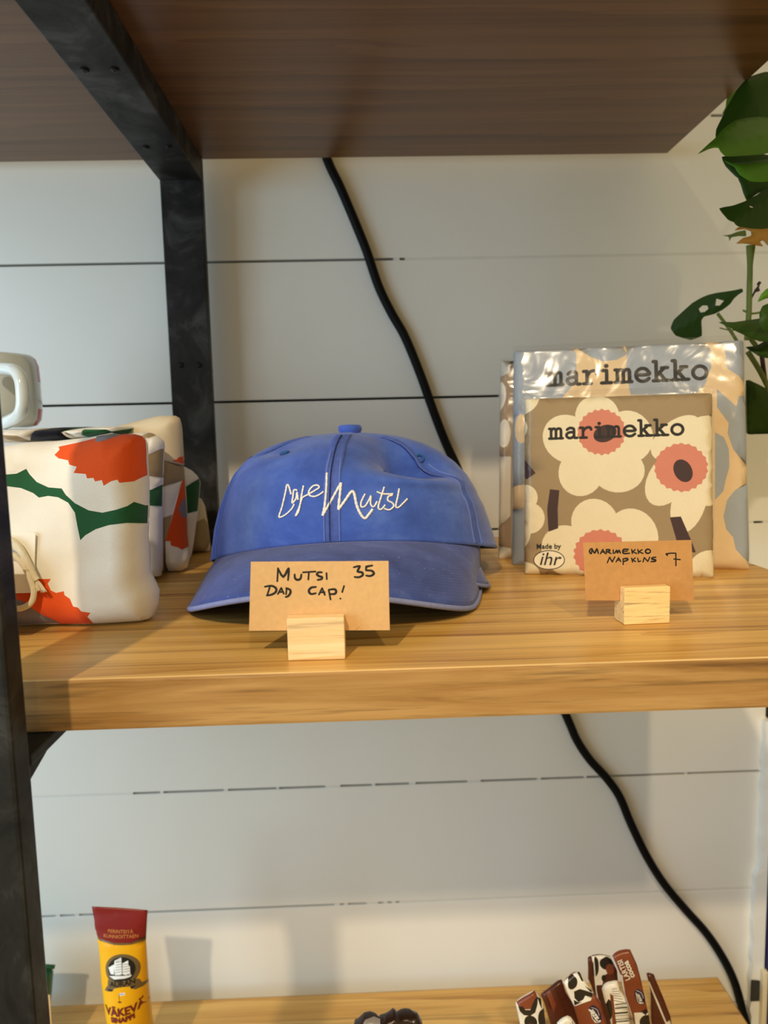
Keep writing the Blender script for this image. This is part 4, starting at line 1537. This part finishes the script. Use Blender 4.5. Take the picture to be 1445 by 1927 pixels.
def fuv(px, py):
    """where the tube's rounded front is met"""
    u, v = plm.uv(px, py)
    for _ in range(2):
        h = tube_half((side(0, v) + side(1, v)) / 2, v)
        u, v = Plane((0, TD - h * 0.93, LOW)).uv(px, py)
    return u, v


def kxs(*p):
    return [fuv(*q) for q in kx(*p)]


red = kxs((520, 40), (1190, 60), (1150, 470), (1112, 482), (960, 492), (800, 485), (650, 468), (560, 452))
bronze_line = kxs((560, 452), (650, 466), (800, 484), (960, 490), (1150, 470), (1150, 488), (1110, 498), (960, 508), (800, 504), (650, 488), (560, 472))
seal = kxs(*ell(876, 750, 168, 160, 40))
seal_in = kxs(*ell(870, 745, 132, 126, 36))
ribbon = kxs((735, 850), (800, 862), (870, 850), (1000, 845), (1035, 870), (1052, 915), (1085, 945), (1098, 985), (1060, 962), (1000, 955), (960, 935), (950, 912), (880, 908), (800, 925),
             (790, 950), (740, 968), (695, 975), (712, 935), (730, 915))
ribbon_dk = [kxs((958, 912), (1010, 915), (985, 930), (960, 935)), kxs((735, 940), (785, 935), (780, 958), (735, 962))]
ship = [kxs((805, 655), (870, 622), (875, 700), (878, 790), (810, 795), (800, 720)), kxs((882, 680), (935, 655), (938, 705), (950, 712), (955, 795), (884, 795)),
        kxs((742, 730), (800, 690), (800, 790), (765, 790)), kxs((750, 810), (850, 800), (970, 800), (955, 818), (900, 828), (800, 838))]
shipl = [kxs((810 + 4, 672 + 24 * i), (872, 660 + 24 * i), (873, 664 + 24 * i), (814, 676 + 24 * i)) for i in range(5)] + \
        [kxs((886, 690 + 24 * i), (948, 684 + 24 * i), (948, 688 + 24 * i), (886, 694 + 24 * i)) for i in range(4)] + \
        [kxs((866, 782), (905, 790), (905, 800), (870, 796)), kxs((925, 788), (945, 790), (945, 800), (925, 800))]
flag = [kxs((848, 968), (854, 968), (858, 1045), (852, 1045)), kxs(*ell(858, 1052, 20, 8, 14))]
flagw = kxs((852, 966), (905, 962), (908, 985), (856, 992))
flagb = [kxs((856, 975), (900, 970), (900, 977), (856, 982))]
shp = [(1, red), (2, bronze_line), (2, seal), (3, seal_in)] + [(4, s) for s in ship] + [(3, s) for s in shipl] + [(2, ribbon)] + [(3, s) for s in ribbon_dk] + \
      [(5, s) for s in flag] + [(4, flagw)] + [(6, s) for s in flagb]
tub_o = thing('mustard_tube', (cxm, TD, LOW), 'yellow mustard tube with dark red crimped end standing on the lower shelf', 'tube')
tb = slab('tube_body', plm, mt_out, shp, 0.03, 0.004, [M['t_yellow'], M['t_red'], M['t_bronze'], M['t_black'], M['t_white'], M['t_maroon'], M['t_blue']], tub_o, step=0.0035, half=tube_half)
lift = lambda a, b: tube_half(a, b) + 0.0004
mmx = lambda px, py: fuv(*kx((px, py))[0])
text_print('lettering', 'PERINTEITÄ', 0.0039, plm, mmx(860, 388), M['t_gold'], tb, rot=-0.07, lift=lift, bold=0.00004)
text_print('lettering', 'KUNNIOITTAEN', 0.0038, plm, mmx(862, 436), M['t_gold'], tb, rot=-0.06, lift=lift, bold=0.00004)
text_print('lettering', 'AURAN', 0.0060, plm, mmx(880, 900), M['t_black'], tb, rot=0.05, lift=lift, bold=0.00008)
text_print('lettering', 'VÄKEVÄ', 0.0086, plm, mmx(898, 1180), M['t_maroon'], tb, rot=0.10, lift=lift, bold=0.00035, arc=4)
text_print('lettering', 'SINAPPI', 0.0056, plm, mmx(884, 1246), M['t_maroon'], tb, rot=0.10, lift=lift, bold=0.0003, arc=4)
N = 28
V, Fc = [], []
for r, h in ((0.0118, 0.0), (0.0135, 0.0008), (0.0128, capv - 0.002), (0.0118, capv + 0.0010)):
    for i in range(N):
        rr_ = r * (1 + (0.02 if i % 2 else -0.02))
        V.append(Vector((cxm + rr_ * math.cos(2 * math.pi * i / N), TD + rr_ * math.sin(2 * math.pi * i / N), LOW + h)))
for j in range(3):
    for i in range(N):
        Fc.append((j * N + i, j * N + (i + 1) % N, (j + 1) * N + (i + 1) % N, (j + 1) * N + i))
Fc += [tuple(range(N))[::-1], tuple(3 * N + i for i in range(N))]
link('screw_cap', V, Fc, M['t_red'], tub_o)

# green packet and a card at the left edge of the lower shelf, mostly behind the front post
plg = Plane((-0.30, 0.630, LOW), (1, 0, 0), (0, 0, 1))
go_ = [plg.uv(*p) for p in ((-60, 1822), (96, 1823), (99, 1826), (97, 1850), (95, 1875), (91, 1905), (86, 1960), (-60, 1965))]
gt = thing('green_packet', (-0.315, 0.630, LOW), 'green packet with rolled top edge peeking out behind the front post', 'packet')
slab('packet', plg, [(a, max(0, b)) for a, b in go_], [], 0.020, 0.006, [M['tub']], gt, step=0.008)
gv, gf = tube_vf([plg.p(*plg.uv(x, y)) for x, y in ((-60, 1818), (20, 1818), (80, 1818), (102.5, 1819.5))], 0.0019, 10)
link('rolled_edge', gv, gf, M['tub'], gt, smooth=True)
plk = Plane((-0.30, 0.585, LOW), (1, 0, 0), (0, 0.02, 1))
price_card(plk, [(-60, 1946), (98.5, 1944), (94, 1872), (-60, 1873)], [], 2.6, 'kraft price card on the lower shelf, only its edge showing beside the front post', [M['kraft'], M['ink']])
holder((-0.315, 0.5853, LOW + 0.0001), 0.025, 0.0128, 0.0190, 0.0140, 0.0, M['beech'], 'wooden card holder on the lower shelf hidden behind the front post')


# ------------------------------------------------------------------ chocolate bars
def bar(label, depth, out, shapes, base, thick=0.0046, tilt=0.0):
    pl = Plane((0, depth, LOW), (1, tilt, 0), (0, 0, 1))
    o2 = [(a, max(0.0, b)) for a, b in (pl.uv(*p) for p in crop(out, 940, 1760, 4.014))]
    sh = [(m, [pl.uv(*p) for p in crop(poly, 940, 1760, 4.014)]) for m, poly in shapes]
    root = thing('chocolate_bar', (sum(a for a, b in o2) / len(o2), depth, LOW), label, 'chocolate bar', 'wrapped chocolate bars')
    ph = random.uniform(0, 6)
    mats = [WM[base]] + WM[1:] if base else list(WM)
    if base:
        mats = [WM[base], WM[0]] + WM[2:] if base != 1 else [WM[1], WM[0]] + WM[2:]
    s = slab('wrapper', pl, o2, sh, thick, 0.0016, mats, root, step=0.0035,
             bend=lambda a, b: 0.0005 * math.sin(a * 330 + b * 70 + ph) + 0.0003 * math.sin(b * 420 + ph * 2))
    return root, pl, s


BK = 3
bar('brown chocolate bar leaning right, outermost at the right of the bunch', 0.545,
    [(1110, 290), (1165, 295), (1185, 350), (1240, 480), (1285, 600), (1335, 900), (1400, 1300), (1420, 1700), (1290, 1700), (1180, 900), (1145, 640), (1142, 420), (1125, 350)],
    [(2, [(1118, 345), (1128, 345), (1190, 490), (1255, 650), (1248, 660), (1180, 500)]), (2, [(1250, 640), (1272, 620), (1300, 700), (1268, 700)])], 1)
r4, p4, s4 = bar('chocolate bar with black and white spots at the back of the bunch', 0.530,
                 [(665, 165), (705, 156), (780, 150), (835, 158), (885, 260), (900, 420), (930, 700), (960, 1100), (960, 1700), (800, 1700), (760, 900), (742, 660), (720, 480), (690, 375), (668, 330)],
                 [(2, [(692, 140), (850, 140), (850, 240), (785, 290), (770, 360), (715, 358), (700, 240)]), (3, ell(718, 225, 26, 70, 20, 0.05)), (3, ell(800, 200, 50, 46, 20)),
                  (1, ell(825, 240, 30, 40)), (2, [(700, 160), (708, 160), (725, 400), (740, 470), (732, 470), (716, 400)]), (3, ell(782, 312, 18, 26))], 1)
r5, p5, s5 = bar('tall orange brown chocolate bar with navy oval emblem, topmost of the bunch', 0.512,
                 [(850, 152), (910, 126), (985, 105), (1005, 150), (1035, 215), (1060, 310), (1085, 420), (1112, 545), (1140, 680), (1190, 1000), (1230, 1700), (1100, 1700), (1060, 900), (1010, 640),
                  (965, 520), (930, 400), (910, 290), (880, 220)],
                 [(2, [(910, 290), (920, 290), (945, 440), (1000, 600), (1020, 680), (1012, 690), (985, 590), (935, 450)]), (2, [(1008, 570), (1110, 556), (1160, 800), (1040, 800)]),
                  (3, ell(1098, 640, 48, 62)), (3, [(1055, 555), (1115, 545), (1118, 562), (1090, 580)]), (4, ell(1050, 448, 36, 62, 24, -0.35))] +
                 [(2, q) for q in stroke([(1022, 415), (1030, 468), (1052, 497), (1078, 492)], 4)] + [(2, q) for q in stroke([(1024, 400), (1060, 415), (1074, 452)], 3)], 0)
uvp = lambda pl, x, y: pl.uv(*crop([(x, y)], 940, 1760, 4.014)[0])
text_print('lettering', 'LARTISI', 0.0056, p5, uvp(p5, 944, 235), M['w_white'], s5, rot=math.radians(113), lift=0.0030, bold=0.0001)
text_print('lettering', 'cocoa', 0.0062, p5, uvp(p5, 984, 230), M['w_white'], s5, rot=math.radians(113), lift=0.0030, bold=0.0002)
text_print('lettering', 'Fazer', 0.0042, p5, uvp(p5, 1056, 452), M['w_white'], s5, rot=math.radians(113), shear=0.2, lift=0.0030, bold=0.0001)
bar('brown chocolate bar between the spotted bars, crimped plain end up', 0.505,
    [(310, 447), (390, 388), (470, 335), (500, 430), (545, 500), (600, 640), (700, 1000), (760, 1700), (600, 1700), (470, 1000), (380, 660), (345, 540)],
    [(1, [(350, 420), (372, 404), (420, 500), (400, 560)])], 1)
bar('chocolate bar showing a barcode, in the middle of the bunch', 0.492,
    [(772, 405), (800, 362), (845, 350), (890, 340), (905, 400), (945, 460), (965, 520), (985, 700), (1040, 1000), (1080, 1700), (940, 1700), (880, 900), (835, 640), (800, 520)],
    [(1, [(825, 420), (850, 440), (890, 800), (850, 700), (835, 520)])] + [(3, ell(820, 560, 24, 90))] +
    [(3, [(862, 500 + 22 * i + (i % 3) * 4), (952 + i * 3, 494 + 22 * i + (i % 3) * 4), (953 + i * 3, 502 + 22 * i + (i % 2) * 6), (863, 508 + 22 * i + (i % 2) * 6)]) for i in range(16)] +
    [(3, [(838, 384 + 17 * i), (880 + 10 * i, 376 + 17 * i + 5 * i), (880 + 10 * i, 380 + 17 * i + 5 * i), (838, 388 + 17 * i)]) for i in range(6)], 2)
r3, p3, s3 = bar('chocolate bar with white spotted end and navy oval emblem, left of the barcode one', 0.482,
                 [(480, 345), (540, 305), (600, 276), (640, 330), (700, 420), (760, 500), (800, 640), (860, 900), (960, 1700), (760, 1700), (640, 900), (590, 640), (555, 520), (510, 430)],
                 [(2, [(460, 300), (620, 240), (720, 420), (680, 470), (560, 520), (500, 460)]), (3, ell(545, 345, 36, 48, 20, 0.3)), (3, [(585, 280), (606, 276), (628, 330), (612, 328)]),
                  (3, [(556, 410), (600, 390), (650, 400), (700, 425), (690, 450), (640, 440), (625, 470), (590, 490), (560, 460)]), (3, [(632, 358), (668, 384), (706, 424), (680, 410)]),
                  (3, [(552, 470), (590, 490), (620, 485), (560, 515)]), (4, ell(716, 574, 38, 76, 26, -0.42))] +
                 [(2, q) for q in stroke([(678, 540), (690, 600), (720, 634), (752, 628)], 4.5)] + [(2, q) for q in stroke([(684, 522), (726, 540), (744, 586)], 3)], 0)
text_print('lettering', 'Fazer', 0.0058, p3, uvp(p3, 722, 576), M['w_white'], s3, rot=math.radians(122), shear=0.2, lift=0.0030, bold=0.0002)
bar('small white crimped wrapper end low in the bunch, beside the plain brown bar', 0.470,
    [(432, 660), (500, 610), (540, 620), (572, 670), (620, 760), (700, 1000), (740, 1700), (600, 1700), (500, 900)],
    [(3, [(470 + 14 * i, 690 - 10 * i), (476 + 14 * i, 690 - 10 * i), (520 + 14 * i, 760), (512 + 14 * i, 760)]) for i in range(6)], 2)
bar('white chocolate bar with black spots, leftmost of the bunch', 0.475,
    [(120, 512), (190, 462), (262, 415), (310, 475), (336, 560), (350, 700), (420, 1100), (460, 1700), (300, 1700), (230, 1100), (170, 760), (150, 650)],
    [(1, [(125, 500), (262, 405), (285, 460), (225, 535), (150, 545)]), (3, [(136, 522), (170, 520), (190, 545), (225, 540), (240, 500), (262, 460), (285, 450), (280, 500), (262, 560), (225, 592), (180, 590), (150, 560)]),
     (3, [(280, 450), (312, 480), (316, 545), (295, 500)]), (3, ell(230, 640, 48, 52)), (1, ell(228, 672, 22, 26)), (3, ell(318, 610, 34, 70))], 2)

# dark wrapped sweet at the bottom edge
pl = Plane((0, 0.470, LOW), (1, 0.05, 0), (0, 0, 1))
co = lambda *p: [pl.uv(*q) for q in crop(p, 600, 1820, 4.817)]
out = co((318, 520), (322, 506), (352, 498), (400, 462), (420, 456), (520, 454), (560, 452), (600, 448), (612, 432), (640, 436), (686, 402), (715, 440), (790, 430), (830, 420), (880, 414), (905, 440), (935, 492), (945, 600),
         (960, 900), (930, 1600), (360, 1600), (310, 900))
out = [(a, max(0, b)) for a, b in out]
shs = [(1, co((400, 470), (420, 458), (555, 452), (545, 490), (470, 500), (410, 495))), (2, co(*ell(872, 512, 13, 14, 12))), (2, co(*ell(915, 512, 13, 14, 12)))]
ds = thing('chocolate_bag', (0.01, 0.470, LOW), 'dark brown foil chocolate bag, its crimped top at the bottom edge', 'bag')
slab('foil', pl, out, shs, 0.012, 0.002, [M['w_umber'], M['w_silver'], M['t_yellow']], ds, step=0.004,
     bend=lambda a, b: 0.0014 * math.sin(a * 240 + b * 90) + 0.0008 * math.sin(a * 520 - b * 300))
